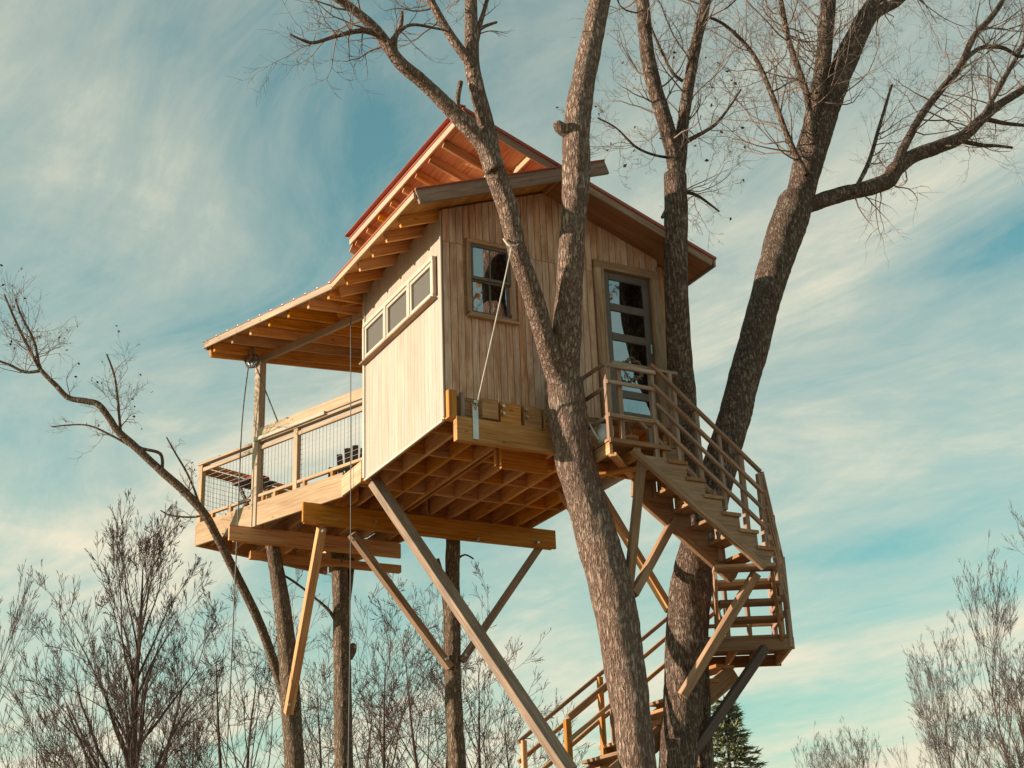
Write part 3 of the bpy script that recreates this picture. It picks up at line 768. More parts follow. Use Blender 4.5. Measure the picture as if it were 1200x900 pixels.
def px_stem(lst, v):
    """lst of (x, y, width px[, v]) on the photograph, lying at depth plane v of the house"""
    pts, rad = [], []
    for e in lst:
        p = fr(e[0], e[1], e[3] if len(e) > 3 else v)
        pts.append(p); rad.append(e[2]/2*((p-CAM) @ FW)/F)
    return pts, rad
def to_ground(st, spread=1.35, drift=(0, 0)):
    """continue a stem from its lowest (first) point to the ground"""
    p = st[0][0]; d = st[0][0]-st[0][1]
    h = p[2]+.3
    q = np.array([p[0]+d[0]/max(.2, -d[2])*h*.35+drift[0], p[1]+d[1]/max(.2, -d[2])*h*.35+drift[1], -.3])
    mid = (p*.55+q*.45)
    return [q, mid]+st[0], [st[1][0]*spread, st[1][0]*1.08]+st[1]

def build_front_tree():
    rg = random.Random(21)
    v = -.66
    trunk = px_stem([(748, 905, 44, -.62), (735, 800, 48, -.58), (718, 700, 52, -.53), (702, 640, 48, -.49), (686, 585, 46, -.45), (672, 530, 46, -.42), (664, 480, 47, -.42), (660, 445, 44, -.44)], -.42)
    trunk = to_ground(trunk)
    right = px_stem([(670, 520, 20, -.42), (662, 445, 37, -.48), (664, 400, 34, -.64), (668, 330, 31, -.86), (672, 260, 30, -1.0), (675, 205, 32), (676, 150, 33), (684, 95, 28), (695, 40, 26), (706, -15, 24), (716, -70, 20), (722, -130, 15)], -1.05)
    knob = px_stem([(674, 165, 14), (665, 155, 17), (656, 149, 15), (652, 143, 9)], -1.07)
    left = px_stem([(668, 520, 18, -.42), (657, 450, 30, -.48), (641, 405, 25, -.62), (625, 350, 24, -.78), (607, 295, 23, -.90), (595, 245, 24, -.96), (582, 205, 26, -1.0), (573, 180, 25, -1.02)], -1.0)
    v = -1.02
    l2 = px_stem([(580, 200, 22), (566, 170, 20), (545, 146, 19), (520, 120, 18), (494, 95, 17), (470, 75, 16), (455, 55, 14), (440, 35, 13), (415, 12, 11), (385, -8, 9), (350, -30, 7)], v-.05)
    l3 = px_stem([(578, 195, 22), (570, 150, 20), (560, 110, 18), (553, 75, 18), (553, 40, 16), (552, 0, 14), (553, -50, 12), (545, -110, 8)], v)
    l4 = px_stem([(554, 80, 12), (545, 66, 12), (530, 45, 11), (515, 20, 10), (502, -5, 9), (480, -45, 6)], v-.03)
    stub = px_stem([(537, 140, 7), (536, 118, 7), (538, 105, 6), (540, 96, 6)], v+.02)
    b1 = px_stem([(556, 60, 7), (562, 30, 6), (568, 10, 5), (576, -20, 4)], v)
    b2 = px_stem([(561, 35, 5), (570, 30, 4), (582, 26, 3)], v)
    b3 = px_stem([(448, 42, 9), (425, 36, 7), (395, 42, 5), (368, 50, 4), (352, 46, 3), (340, 40, 2)], v-.1)
    b4 = px_stem([(455, 52, 6), (478, 30, 4), (510, 33, 3), (530, 38, 2)], v-.12)
    b5 = px_stem([(463, 62, 7), (463, 45, 6), (470, 28, 5), (471, 14, 4)], v-.08)
    stems = [trunk, right, knob, left, l2, l3, l4, stub, b1, b2, b3, b4, b5]
    tw = []
    spawn(tw, l2, .62, 1, 10, .55, rg, 3, .1, side=(-.5, 0, -.1))
    spawn(tw, b3, .3, 1, 14, .42, rg, 3, .0)
    spawn(tw, b4, .3, 1, 6, .35, rg, 3, .1)
    spawn(tw, l4, .5, 1, 6, .5, rg, 3, .2)
    spawn(tw, l3, .55, 1, 8, .6, rg, 3, .2)
    spawn(tw, b1, .3, 1, 4, .3, rg, 2, .1)
    spawn(tw, right, .86, 1, 10, 1.0, rg, 3, .3)
    base = (trunk[0][0][0], trunk[0][0][1], 0)
    near_tree('oak_tree', 'pale barked tree forking in front of the cabin window, its trunk against the ledger', base, stems, BARK, TWIG, tw, rg)
build_front_tree()

def build_stair_trees():
    rg = random.Random(5)
    # leaning trunk with knob, stairs wind round its foot
    trunk = px_stem([(794, 905, 46, .20), (800, 830, 47, .20), (803, 760, 50, .2), (810, 690, 50, .2), (822, 630, 44, .24), (838, 565, 40, .26), (857, 500, 38, .28), (876, 430, 37, .3), (893, 365, 36, .3), (908, 310, 38, .3), (922, 268, 44, .3), (934, 235, 40, .3)], .3)
    trunk = to_ground(trunk, 1.25)
    main = px_stem([(922, 275, 20), (940, 222, 33), (952, 180, 31), (968, 130, 30), (985, 85, 28), (1003, 45, 26), (1022, 10, 22), (1045, -25, 18), (1075, -70, 14)], .28)
    m2 = px_stem([(932, 245, 26), (938, 205, 24), (950, 150, 20), (962, 90, 19), (968, 40, 18), (972, -10, 16), (975, -80, 12)], .36)
    m3 = px_stem([(946, 170, 10), (958, 120, 11), (966, 60, 12), (967, 20, 10), (962, -30, 9)], .22)
    limb = px_stem([(934, 247, 15), (955, 238, 19), (985, 228, 18), (1015, 221, 18), (1040, 212, 20), (1050, 198, 19), (1068, 184, 17), (1100, 172, 16), (1128, 160, 14), (1150, 140, 12), (1172, 122, 10), (1205, 102, 9), (1240, 85, 7)], .25)
    s1 = px_stem([(1048, 200, 11), (1058, 175, 10), (1080, 135, 9), (1103, 105, 8), (1125, 78, 8), (1140, 45, 7), (1160, 22, 7), (1175, 0, 6), (1190, -40, 4)], .18)
    s2 = px_stem([(1130, 70, 6), (1150, 56, 5), (1175, 56, 5), (1195, 66, 4), (1215, 60, 3)], .15)
    s3 = px_stem([(1150, 140, 6), (1175, 95, 6), (1195, 60, 5), (1210, 20, 4)], .22)
    s4 = px_stem([(1125, 165, 6), (1150, 170, 5), (1170, 171, 4), (1186, 173, 3)], .22)
    s5 = px_stem([(1150, 138, 6), (1175, 144, 5), (1200, 147, 4)], .2)
    s6 = px_stem([(1000, 226, 5), (1018, 190, 5), (1030, 150, 4), (1045, 100, 3)], .15)
    k1 = px_stem([(945, 205, 8), (925, 165, 7), (900, 100, 6), (880, 60, 5), (850, 30, 4), (830, 20, 3)], .1)
    k2 = px_stem([(952, 170, 8), (945, 110, 8), (925, 50, 7), (915, 0, 6), (905, -50, 4)], .15)
    k3 = px_stem([(1012, 30, 12), (1030, 14, 12), (1050, 3, 11), (1065, -10, 10)], .2)
    stems = [trunk, main, m2, m3, limb, s1, s2, s3, s4, s5, s6, k1, k2, k3]
    tw = []
    for st, n, L, t0 in ((s1, 34, .85, .12), (s2, 14, .6, .2), (s3, 18, .7, .15), (s6, 16, .6, .15), (k1, 34, .85, .12), (k2, 30, .85, .15), (limb, 24, .7, .25), (main, 26, 1.0, .3), (m2, 22, .9, .25), (m3, 14, .8, .3), (s5, 5, .3, .2), (k3, 10, .7, .3)):
        spawn(tw, st, t0, 1, max(5, n*7//9), L*1.15, rg, 4, .1, wig=.19, nb=(3, 4))
    spawn(tw, limb, .12, .3, 5, .6, rg, 3, -.6, side=(.1, 0, -.9), trop=-.05)
    base = (trunk[0][0][0], trunk[0][0][1], 0)
    near_tree('oak_tree', 'tall leaning tree with knobbly bend and a long side limb, standing inside the winding stairs', base, stems, BARK2, TWIG, tw, rg)
    # straight trunk by the door
    t2 = px_stem([(814, 700, 26, .30), (813, 620, 28, .22), (808, 560, 30, .10), (803, 500, 31, -.08), (799, 450, 31, -.25), (795, 390, 29, -.40), (792, 320, 28, -.50), (792, 250, 27, -.53), (791, 205, 26, -.55)], -.5)
    t2 = to_ground(t2, 1.1, (-.1, .1))
    a = px_stem([(792, 225, 19), (790, 185, 19), (780, 145, 18), (768, 105, 18), (759, 65, 17), (755, 25, 16), (752, -15, 14), (748, -80, 10)], -.56)
    b = px_stem([(792, 225, 18), (796, 185, 18), (801, 140, 14), (808, 95, 13), (816, 50, 13), (824, 15, 13), (832, -30, 11), (840, -80, 8)], -.53)
    c1 = px_stem([(797, 170, 6), (815, 160, 5), (838, 146, 4), (855, 125, 3), (868, 105, 2)], -.5)
    c2 = px_stem([(800, 225, 5), (815, 228, 4), (830, 238, 3), (843, 248, 2)], -.45)
    c3 = px_stem([(790, 185, 4), (768, 182, 3), (745, 172, 3), (722, 150, 2), (700, 138, 2)], -.5)
    c4 = px_stem([(800, 95, 4), (788, 85, 4), (775, 60, 3), (762, 30, 3)], -.45)
    c5 = px_stem([(791, 215, 7), (784, 240, 6), (776, 255, 4)], -.5)
    stems = [t2, a, b, c1, c2, c3, c4, c5]
    tw = []
    for st, n, L in ((a, 18, .6), (b, 24, .75), (c1, 18, .5), (c2, 12, .4), (c3, 13, .35), (c4, 12, .5)):
        spawn(tw, st, .2, 1, max(5, n*7//9), L*1.2, rg, 4, .05, wig=.19, nb=(3, 4))
    base = (t2[0][0][0], t2[0][0][1], 0)
    near_tree('oak_tree', 'slim straight dark trunk rising beside the cabin door and forking above the roof', base, stems, BARK2, TWIG, tw, rg, leaf=(.02, .06, BROWNL))
build_stair_trees()

def build_support_trees():
    rg = random.Random(11)
    def tr(label, lst, v, extra=(), twl=None, gr='trunks carrying the deck'):
        st = px_stem(lst[::-1], v); st = to_ground(st, 1.2)
        ex = [px_stem(e, v) for e in extra]
        tw = []
        for e in ex:
            if twl: spawn(tw, e, .2, 1, twl[0], twl[1], rg, 2, .1)
        near_tree('support_tree', label, (st[0][0][0], st[0][0][1], 0), [st]+ex, BARK3, TWIG, tw, rg, .12)
    tr('slim trunk under the deck, with the pale diagonal brace bolted to it', [(316, 622, 15), (322, 655, 17), (329, 700, 20), (336, 760, 21), (341, 830, 23), (345, 905, 24)], 4.9,
       extra=[[(323, 660, 10), (319, 640, 11), (316, 628, 9)]])
    tr('straight trunk under the deck with a broken stub at its side', [(397, 642, 20), (399, 700, 19), (401, 760, 20), (402, 830, 21), (403, 905, 22)], 5.22,
       extra=[[(408, 770, 12), (412, 762, 12), (415, 755, 7)], [(405, 730, 6), (409, 690, 8), (412, 655, 8)], [(396, 732, 4), (385, 715, 4), (368, 700, 3), (345, 682, 3), (325, 670, 2)]], twl=(3, .3))
    tr('forked trunk behind the long weathered brace, with two knee braces meeting on it', [(531, 632, 17), (530, 690, 18), (530, 740, 20), (531, 800, 19), (533, 850, 21), (536, 905, 22)], 3.80,
       extra=[[(527, 760, 11), (524, 710, 11), (518, 680, 8), (512, 655, 6)], [(536, 655, 3), (545, 650, 2), (555, 655, 2)]])
    # thin leaning tree reaching out to the left, dried leaves at its tips
    def dpt(lst):
        pts, rad = [], []
        for x, y, w_, d in lst:
            p = at(x, y, d); pts.append(p); rad.append(w_/2*d/F)
        return pts, rad
    main = dpt([(341, 860, 12, 20.7), (334, 820, 12, 20.66), (322, 780, 11.5, 20.61), (308, 740, 11, 20.54), (296, 712, 11, 20.47), (275, 670, 10.5, 20.37), (255, 630, 10, 20.27), (240, 603, 10, 20.2), (215, 575, 10, 20.2), (190, 553, 9.5, 20.2), (160, 525, 9, 20.2), (138, 505, 8.5, 20.2), (128, 490, 8, 20.2), (115, 474, 7.5, 20.2), (100, 470, 7, 20.2), (80, 466, 6, 20.2), (66, 452, 6, 20.2), (50, 436, 5, 20.2), (40, 420, 4, 20.2), (20, 380, 3, 20.2), (5, 345, 2, 20.2)])
    main = to_ground(main, 1.5, (.6, .3))
    e1 = dpt([(50, 434, 4, 20.2), (30, 436, 3.5, 20.2), (12, 428, 3, 20.2), (-6, 420, 2.5, 20.2), (-30, 400, 2, 20.2)])
    e2 = dpt([(142, 512, 3.5, 20.2), (138, 470, 3, 20.2), (134, 440, 2.5, 20.2), (125, 415, 2, 20.2)])
    e3 = dpt([(190, 552, 4, 20.2), (188, 532, 4, 20.2), (165, 525, 3.5, 20.2), (150, 514, 3, 20.2)])
    e4 = dpt([(160, 527, 3, 20.2), (130, 510, 2.5, 20.2), (100, 498, 2, 20.2), (60, 500, 1.5, 20.2)])
    e5 = dpt([(238, 602, 3, 20.2), (222, 560, 2.5, 20.2), (205, 530, 2, 20.2), (195, 512, 1.5, 20.2)])
    e6 = dpt([(240, 603, 3, 20.2), (225, 606, 2.5, 20.2), (200, 604, 2, 20.2), (188, 598, 1.5, 20.2)])
    e7 = dpt([(46, 428, 3, 20.2), (40, 400, 3, 20.2), (25, 370, 2.5, 20.2), (18, 350, 2, 20.2)])
    e8 = dpt([(295, 600, 3, 20.47), (285, 590, 3, 20.42), (280, 575, 2.5, 20.39)])
    ex = [e1, e2, e3, e4, e5, e6, e7]
    tw = []
    for st, n, L, t0 in ((main, 16, .35, .93), (e1, 10, .4, .2), (e2, 12, .35, .3), (e7, 12, .4, .1), (e4, 6, .25, .3), (e5, 6, .25, .3), (e6, 4, .2, .3), (main, 5, .3, .75)):
        spawn(tw, st, t0, 1, n, L, rg, 3, .3, wig=.2)
    near_tree('leaning_tree', 'thin leaning tree reaching out past the deck corner, with a few dry leaves', (main[0][0][0], main[0][0][1], 0), [main]+ex, BARK3, TWIG, tw, rg, .08, leaf=(.10, .05, BROWNL))
build_support_trees()

# ------------------------------------------------------------------ braces of the treehouse
def build_braces():
    beam('brace', hp(.10, 2.28, -.02), fr(668, 905, -.45), .14, .13, BRACE, TH, up=V)
    beam('brace', hp(-.06, 2.34, -.01), hp(.16, 2.26, -.02), .10, .05, PINE, TH)
    T1 = fr(338, 836, 4.80)
    beam('brace', fr(377, 619, 3.44), T1, .11, .10, PINE, TH, up=V)
    t3 = fr(527, 782, 3.72)
    beam('brace', fr(412, 626, 3.50), t3, .09, .12, BRACE, TH, up=V)
    beam('brace', fr(633, 640, 3.50), fr(541, 775, 3.72), .09, .09, BRACE, TH, up=V)
    # behind the front trunk, from the right edge of the platform to the trunks
    beam('brace', hp(2.62, 2.0, .02), fr(735, 700, -.35), .09, .07, PINE, TH, up=V)
    beam('brace', hp(2.93, 1.62, .02), fr(785, 715, .35), .10, .09, PINE, TH, up=V)
    beam('brace', fr(795, 600, -.15), fr(742, 697, -.55), .09, .10, STAIR, TH, up=V)
    beam('brace', fr(752, 540, -.80), fr(736, 694, -.62), .085, .09, STAIR, TH, up=V)
    for x, y, v in ((338, 826, 4.70), (345, 822, 4.70), (524, 772, 3.60), (545, 768, 3.60), (379, 622, 3.37), (415, 632, 3.37), (630, 636, 3.37), (560, 632, 3.37), (440, 612, 3.37), (452, 580, 2.16)):
        p = fr(x, y, v); beam('bolt', p-V*.03, p+V*.03, .035, .035, GALV, TH, c=.01)
build_braces()

# ------------------------------------------------------------------ winding staircase
def build_stairs():
    S = thing('staircase', 'timber staircase winding round the tree trunks up to a railed landing at the cabin door', 'staircase', hp(2.6, .2, GZ))
    vo, vi = -.85, -.22
    zl = -.28
    # ---- landing at the door
    for k in range(6):
        v = vo+.07+k*.143
        beam('landing_board', hp(1.60, v, zl-.018), hp(2.36, v, zl-.018), .135, .036, STAIR, S)
    for u in (1.63, 2.0, 2.33): beam('landing_joist', hp(u, vo+.03, zl-.11), hp(u, -.16, zl-.11), .04, .14, PINE, S)
    beam('landing_rim', hp(1.60, vo-.0, zl-.035), hp(2.40, vo-.0, zl-.035), .045, .055, STAIR, S)
    beam('landing_rim', hp(1.60, -.15, zl-.12), hp(2.36, -.15, zl-.12), .04, .15, PINE, S)
    beam('landing_brace', hp(1.64, vo+.03, zl-.19), hp(2.3, -.2, zl-.19), .09, .04, PINE, S)
    beam('landing_brace', hp(2.3, vo+.03, zl-.23), hp(1.75, -.2, zl-.23), .09, .04, PINE, S)
    # steps from the landing to the door sill
    prism('step_box', hp(2.38, -.14, zl), U, W, [(0, 0), (.62, 0), (.62, .25), (0, .25)], -.32 if False else .12, STAIR, S)
    beam('sill_tread', hp(2.0, -.10, .24), hp(3.02, -.10, .24), .18, .04, STAIR, S)
    # landing posts and rails
    def post(p, h, s=.055, m=WEAT): return beam('rail_post', p, p+W*h, s, s, m, S, up=V)
    zt = zl+.92
    for u, v, d, h in ((1.62, vo+.02, .04, .88), (1.80, vo+.05, .0, .86), (2.22, vo+.02, .18, 1.12), (2.50, vo+.06, .0, .92), (1.62, -.12, .0, .86)):
        post(hp(u, v, zl-d), h)
    beam('hand_rail', hp(1.74, vo+.10, zt+.02), hp(2.62, vo+.10, zt+.02), .10, .04, WEAT, S)
    beam('rail', hp(1.60, vo-.012, zt-.055), hp(2.26, vo-.012, zt-.055), .03, .05, WEAT, S)
    beam('rail', hp(1.60, vo-.012, zt-.26), hp(2.26, vo-.012, zt-.26), .03, .045, WEAT, S)
    beam('rail', hp(1.60, vo-.012, zt-.66), hp(2.26, vo-.012, zt-.66), .03, .045, WEAT, S)
    for z in (zt-.02, zt-.30, zt-.66):
        beam('rail', hp(1.62, vo+.05, z), hp(1.62, -.03, z), .03, .045, WEAT, S)
    # ---- first flight along the front wall, falling to the right
    run, rise = .225, .178
    for k in range(6):
        u = 2.36+run*k; w = zl-rise*(k+1)
        beam('tread', hp(u+.10, vo-.05, w-.02), hp(u+.10, vi+.03, w-.02), .26, .04, STAIR, S)
        if k < 3: beam('riser', hp(u, vo+.09, w+.085), hp(u, vi-.05, w+.085), .02, .15, STAIR, S)
    def lower(u): return -.43-.72*(u-1.87)
    for v, ustart, t_ in ((vo, 1.86, .042), (vi, 2.25, .042)):
        poly = [(ustart, lower(ustart)), (3.52, lower(3.52)), (3.60, lower(3.52)+.06)]
        for k in range(5, -1, -1):
            u = 2.36+run*k; w = zl-rise*(k+1)-.042
            poly += [(u+run-.005, w), (u, w)]
        poly += [(2.33, zl-.165), (ustart+.03, zl-.165)]
        prism('stringer', hp(0, v+t_/2, 0), U, W, poly, t_, STAIR, S)
        beam('stringer_strip', hp(ustart+.02, v-.033, lower(ustart+.02)+.04), hp(3.50, v-.033, lower(3.5)+.04), .02, .07, STAIR, S)
    # rails of the first flight
    sl_ = rise/run
    def rl(u, base): return base-sl_*(u-2.22)
    for b, v, h in ((.665, vo-.02, .04), (.42, vo-.02, .04), (-.02, vo-.02, .04)):
        beam('hand_rail' if b > .6 else 'rail', hp(2.20, v, b+.01), hp(3.62, v, rl(3.62, b)), .05, h, WEAT, S)
    beam('hand_rail', hp(2.42, vi+.02, .25), hp(3.45, vi+.02, .25-sl_*1.03), .05, .045, WEAT, S)
    beam('rail', hp(2.42, vi+.02, -.05), hp(3.45, vi+.02, -.05-sl_*1.03), .04, .04, WEAT, S)
    beam('rail', hp(2.24, vo-.02, .20), hp(3.62, vo-.02, rl(3.62, .20)), .04, .035, WEAT, S)
    for u in (2.52, 3.10):
        z = rl(u, .665); post(hp(u, vo+.012, z-.92), .90, .045)
    for u in (2.80, 3.38, 3.62):
        z = rl(u, .665); post(hp(u, vo+.015, z-1.10), 1.08, .06)
    for u in (2.55, 3.40):
        z = .25-sl_*(u-2.42); post(hp(u, vi-.015, z-.85), .86, .05)
    # ---- turn: winder treads going away on the right
    y0 = fr(896, 662, vo)[1]
    def yp(x, y, Y): return plane_pt(x, y, np.array([0, Y, 0]), np.array([0, 1., 0]))
    Xa = unit(np.array([1., .05, 0]))
    rows = [(836, 908, 667, y0+.12), (840, 913, 688, y0+.34), (842, 914, 708, y0+.56), (844, 917, 728, y0+.78)]
    for i, (xa, xb, y, Y) in enumerate(rows):
        a, b = yp(xa, y, Y), yp(xb, y+1, Y); b[2] = a[2]
        beam('tread', a, b, .25, .04, STAIR, S)
    a0, a3 = yp(838, 672, y0+.12), yp(840, 746, y0+1.0)
    b0, b3 = yp(905, 672, y0+.12), yp(916, 746, y0+1.0)
    zz = (yp(870, 748, y0+1.0))[2]
    for p, q in ((a0, a3), (b0, b3)):
        q = np.array([q[0], q[1], zz]); beam('stringer', p, q, .04, .20, STAIR, S)
    # quarter platform
    xa, xb = yp(832, 748, y0+1.0)[0], yp(925, 748, y0+1.0)[0]
    for k in range(7):
        beam('platform_board', np.array([xa-.15, y0+1.0+k*.143, zz]), np.array([xb+.02, y0+1.0+k*.143, zz]), .137, .036, STAIR, S)
    for yy in (y0+.95, y0+1.96): beam('platform_rim', np.array([xa-.15, yy, zz-.09]), np.array([xb+.04, yy, zz-.09]), .04, .14, STAIR, S)
    for xx in (xa+.0, xa+.3, xa+.6, xb): beam('platform_joist', np.array([xx, y0+.98, zz-.10]), np.array([xx, y0+1.93, zz-.10]), .04, .12, PINE, S)
    # rails round the turn
    c1 = hp(3.64, vo-.02, rl(3.64, .665)+.005); c2 = np.array([xb, y0+.95, zz+.93]); c3 = np.array([xb, y0+1.94, zz+.93])
    for dz, nm in ((0, 'hand_rail'), (-.22, 'rail'), (-.42, 'rail'), (-.62, 'rail')):
        beam(nm, c1+W*dz, c2+W*dz, .05, .045, WEAT, S)
        beam(nm, c2+W*dz, c3+W*dz, .05, .045, WEAT, S)
    for p in (c2, c3, (c2+c3)/2): post(np.array([p[0], p[1], zz-.14]), .93+.16, .06)
    mid = (c1+c2)/2; post(mid-W*.95, .96, .055)
    for x, y_ in ((xa+.35, y0+1.94), (xa+.62, y0+1.94)): post(np.array([x, y_, zz-.02]), .92, .05)
    for dz in (.92, .66, .36): beam('rail', np.array([xa+.1, y0+1.94, zz+dz]), np.array([xb, y0+1.94, zz+dz]), .05, .045, STAIR, S)
    beam('rail_brace', np.array([xa+.35, y0+1.97, zz+.35]), np.array([xa+.05, y0+1.97, zz+.86]), .03, .05, STAIR, S)
    # ---- long flight behind the trunks, down to the left
    pv = uvw(np.array([xa, y0+1.5, zz]))[1]
    va, vb = pv-.30, pv+.42
    ru, _, rw_ = uvw(fr(790, 718, vb)); eu, _, ew_ = uvw(fr(607, 870, vb))
    sl3 = (rw_-ew_)/(ru-eu)
    pu = ru+.25; pw = rw_+.25*sl3-.88
    run3 = .24; rise3 = run3*sl3
    nst = int((pu-eu)/run3)
    for k in range(nst):
        u = pu-.10-run3*k; w = pw-rise3*(k+.6)
        beam('tread', hp(u, va-.04, w), hp(u, vb+.04, w), .27, .04, STAIR, S)
    ue = pu-.1-run3*nst; we = pw-rise3*(nst+.6)
    for v in (va, vb): beam('stringer', hp(pu+.05, v, pw-.16), hp(ue, v, we-.10), .042, .23, STAIR, S)
    for b, nm in ((.88, 'hand_rail'), (.66, 'rail'), (.36, 'rail')):
        beam(nm, hp(pu, vb, pw+b), hp(eu, vb, pw+b-(pu-eu)*sl3), .045, .045, STAIR, S)
        if b < .8: beam(nm, hp(pu, va, pw+b), hp(pu-.9, va, pw+b-.9*sl3), .04, .045, STAIR, S)
    for k, m_ in ((0., PINE), (.50, STAIR), (.56, PINE), (.98, PINE)):
        u = pu+(eu-pu)*k; post(hp(u, vb-.04, pw-(pu-u)*sl3-.2), 1.06, .06, m_)
    for b, nm in ((.88, 'hand_rail'), (.62, 'rail')):
        a_ = pu-1.25; beam(nm, hp(a_, va, pw+b-(pu-a_)*sl3), hp(eu+.25, va, pw+b-(pu-eu-.25)*sl3), .045, .045, STAIR, S)
    for k in (.28, .62, .90):
        u = pu+(eu-pu)*k; post(hp(u, va+.02, pw-(pu-u)*sl3-.2), 1.05, .07, PINE)
    # lower platform on posts, last flight to the ground towards the camera
    for k in range(6):
        beam('platform_board', hp(ue-.05-k*.143, va-.06, we-.02), hp(ue-.05-k*.143, vb+.06, we-.02), .137, .036, STAIR, S)
    for u in (ue-.03, ue-.80):
        for v in (va+.02, vb-.02): beam('support_post', hp(u, v, GZ-.05), hp(u, v, we-.04), .09, .09, STAIR, S, up=V)
    n4 = int((we-GZ)/.19)
    for k in range(n4):
        beam('tread', hp(ue-.76, va-.16-.25*k, we-.19*(k+1)), hp(ue-.06, va-.16-.25*k, we-.19*(k+1)), .27, .04, STAIR, S)
    for u in (ue-.76, ue-.06): beam('stringer', hp(u, va-.02, we-.14), hp(u, va-.02-.25*n4, we-.14-.19*n4), .042, .23, STAIR, S)
    # braces carrying the turn
    beam('brace', yp(886, 672, y0+.2), fr(800, 815, -.02), .10, .10, STAIR, S, up=V)
    beam('brace', np.array([(xa+xb)/2+.15, y0+.86, zz-.15]), fr(797, 905, .12), .10, .10, DARKW, S, up=V)
    beam('strut', fr(832, 672, .30), fr(845, 735, .40), .05, .05, PINE, S)
build_stairs()

# ------------------------------------------------------------------ things on and about the house
def chair(label, p, face, mat, group=None, cushion=None):
    """slatted lounge chair with fan back and wide arms; p = floor point, face = seat direction"""
    T = thing('deck_chair', label, 'chair', p, group)
    f = unit(face); s = np.cross(W, f); p = np.array(p)
    q = lambda a, b, c: p+f*a+s*b+W*c
    for b in (-.27, .27):
        beam('leg', q(.33, b, 0), q(.33, b, .54), .03, .09, mat, T, up=f)
        beam('leg', q(.40, b*.93, .36), q(-.42, b*.93, .02), .025, .10, mat, T)
        beam('arm', q(.42, b*1.12, .555), q(-.36, b*1.12, .535), .13, .024, mat, T)
    for k in range(5): beam('seat_slat', q(.38-k*.135, -.27, .355-k*.05), q(.38-k*.135, .27, .355-k*.05), .10, .02, mat, T)
    for k in range(5):
        b = (k-2)*.098; top = .84-abs(k-2)**1.6*.045
        beam('back_slat', q(-.12, b*.8, .14), q(-.46, b*1.12, top), .082, .02, mat, T, up=f)
    beam('back_rail', q(-.33, -.27, .54), q(-.33, .27, .54), .03, .06, mat, T)
    if cushion:
        beam('cushion', q(-.22, -.2, .46), q(-.22, .2, .46), .12, .3, cushion, T, c=.05)
chair('brown slatted lounge chair with a fan back behind the mesh beside the cabin wall', dp(1.20, 1.28, .32), DK*.75+DN*.65, DARKW)
def stool(p):
    T = thing('footstool', 'low dark wooden footstool with a red cushion behind the mesh by the outer deck corner', 'stool', p)
    q = lambda a, b, c: p+DK*a+DN*b+W*c
    for a in (-.18, .18):
        beam('leg', q(a, -.16, 0), q(a, .16, .5), .03, .06, DARKW, T, up=DK)
        beam('leg', q(a*.8, .16, 0), q(a*.8, -.16, .5), .03, .06, DARKW, T, up=DK)
    for k in range(4): beam('seat_slat', q(-.24, -.17+k*.113, .52), q(.24, -.17+k*.113, .52), .095, .025, DARKW, T)
    beam('cushion', q(-.20, -.02, .565), q(.0, -.02, .565), .26, .06, CUSH, T, c=.02)
stool(dp(2.35, .42, .32))

def curve_tube(name, pts, r, mat, parent=None, label=None, cat=None, step=.1, sides=8):
    sp, sr = smooth_poly(pts, [r]*len(pts), step)
    vs, fs = [], []
    b = np.array(sp[0])
    tube(vs, fs, [q-b for q in sp], sr, sides)
    o = link(name, mesh(name, vs, fs, mat, True), ORIGIN_R(b), parent)
    if label: tag(o, label, cat)
    return o
def ring(vs, fs, c, ax, R, r, n=24, m=8):
    ax = unit(ax); x = unit(np.cross(ax, W)); y = np.cross(ax, x)
    b = len(vs)
    for i in range(n):
        a = 2*math.pi*i/n; d = x*math.cos(a)+y*math.sin(a)
        for j in range(m):
            e = 2*math.pi*j/m; vs.append(c+d*(R+r*math.cos(e))+ax*r*math.sin(e))
    for i in range(n):
        for j in range(m):
            fs.append((b+i*m+j, b+((i+1) % n)*m+j, b+((i+1) % n)*m+(j+1) % m, b+i*m+(j+1) % m))
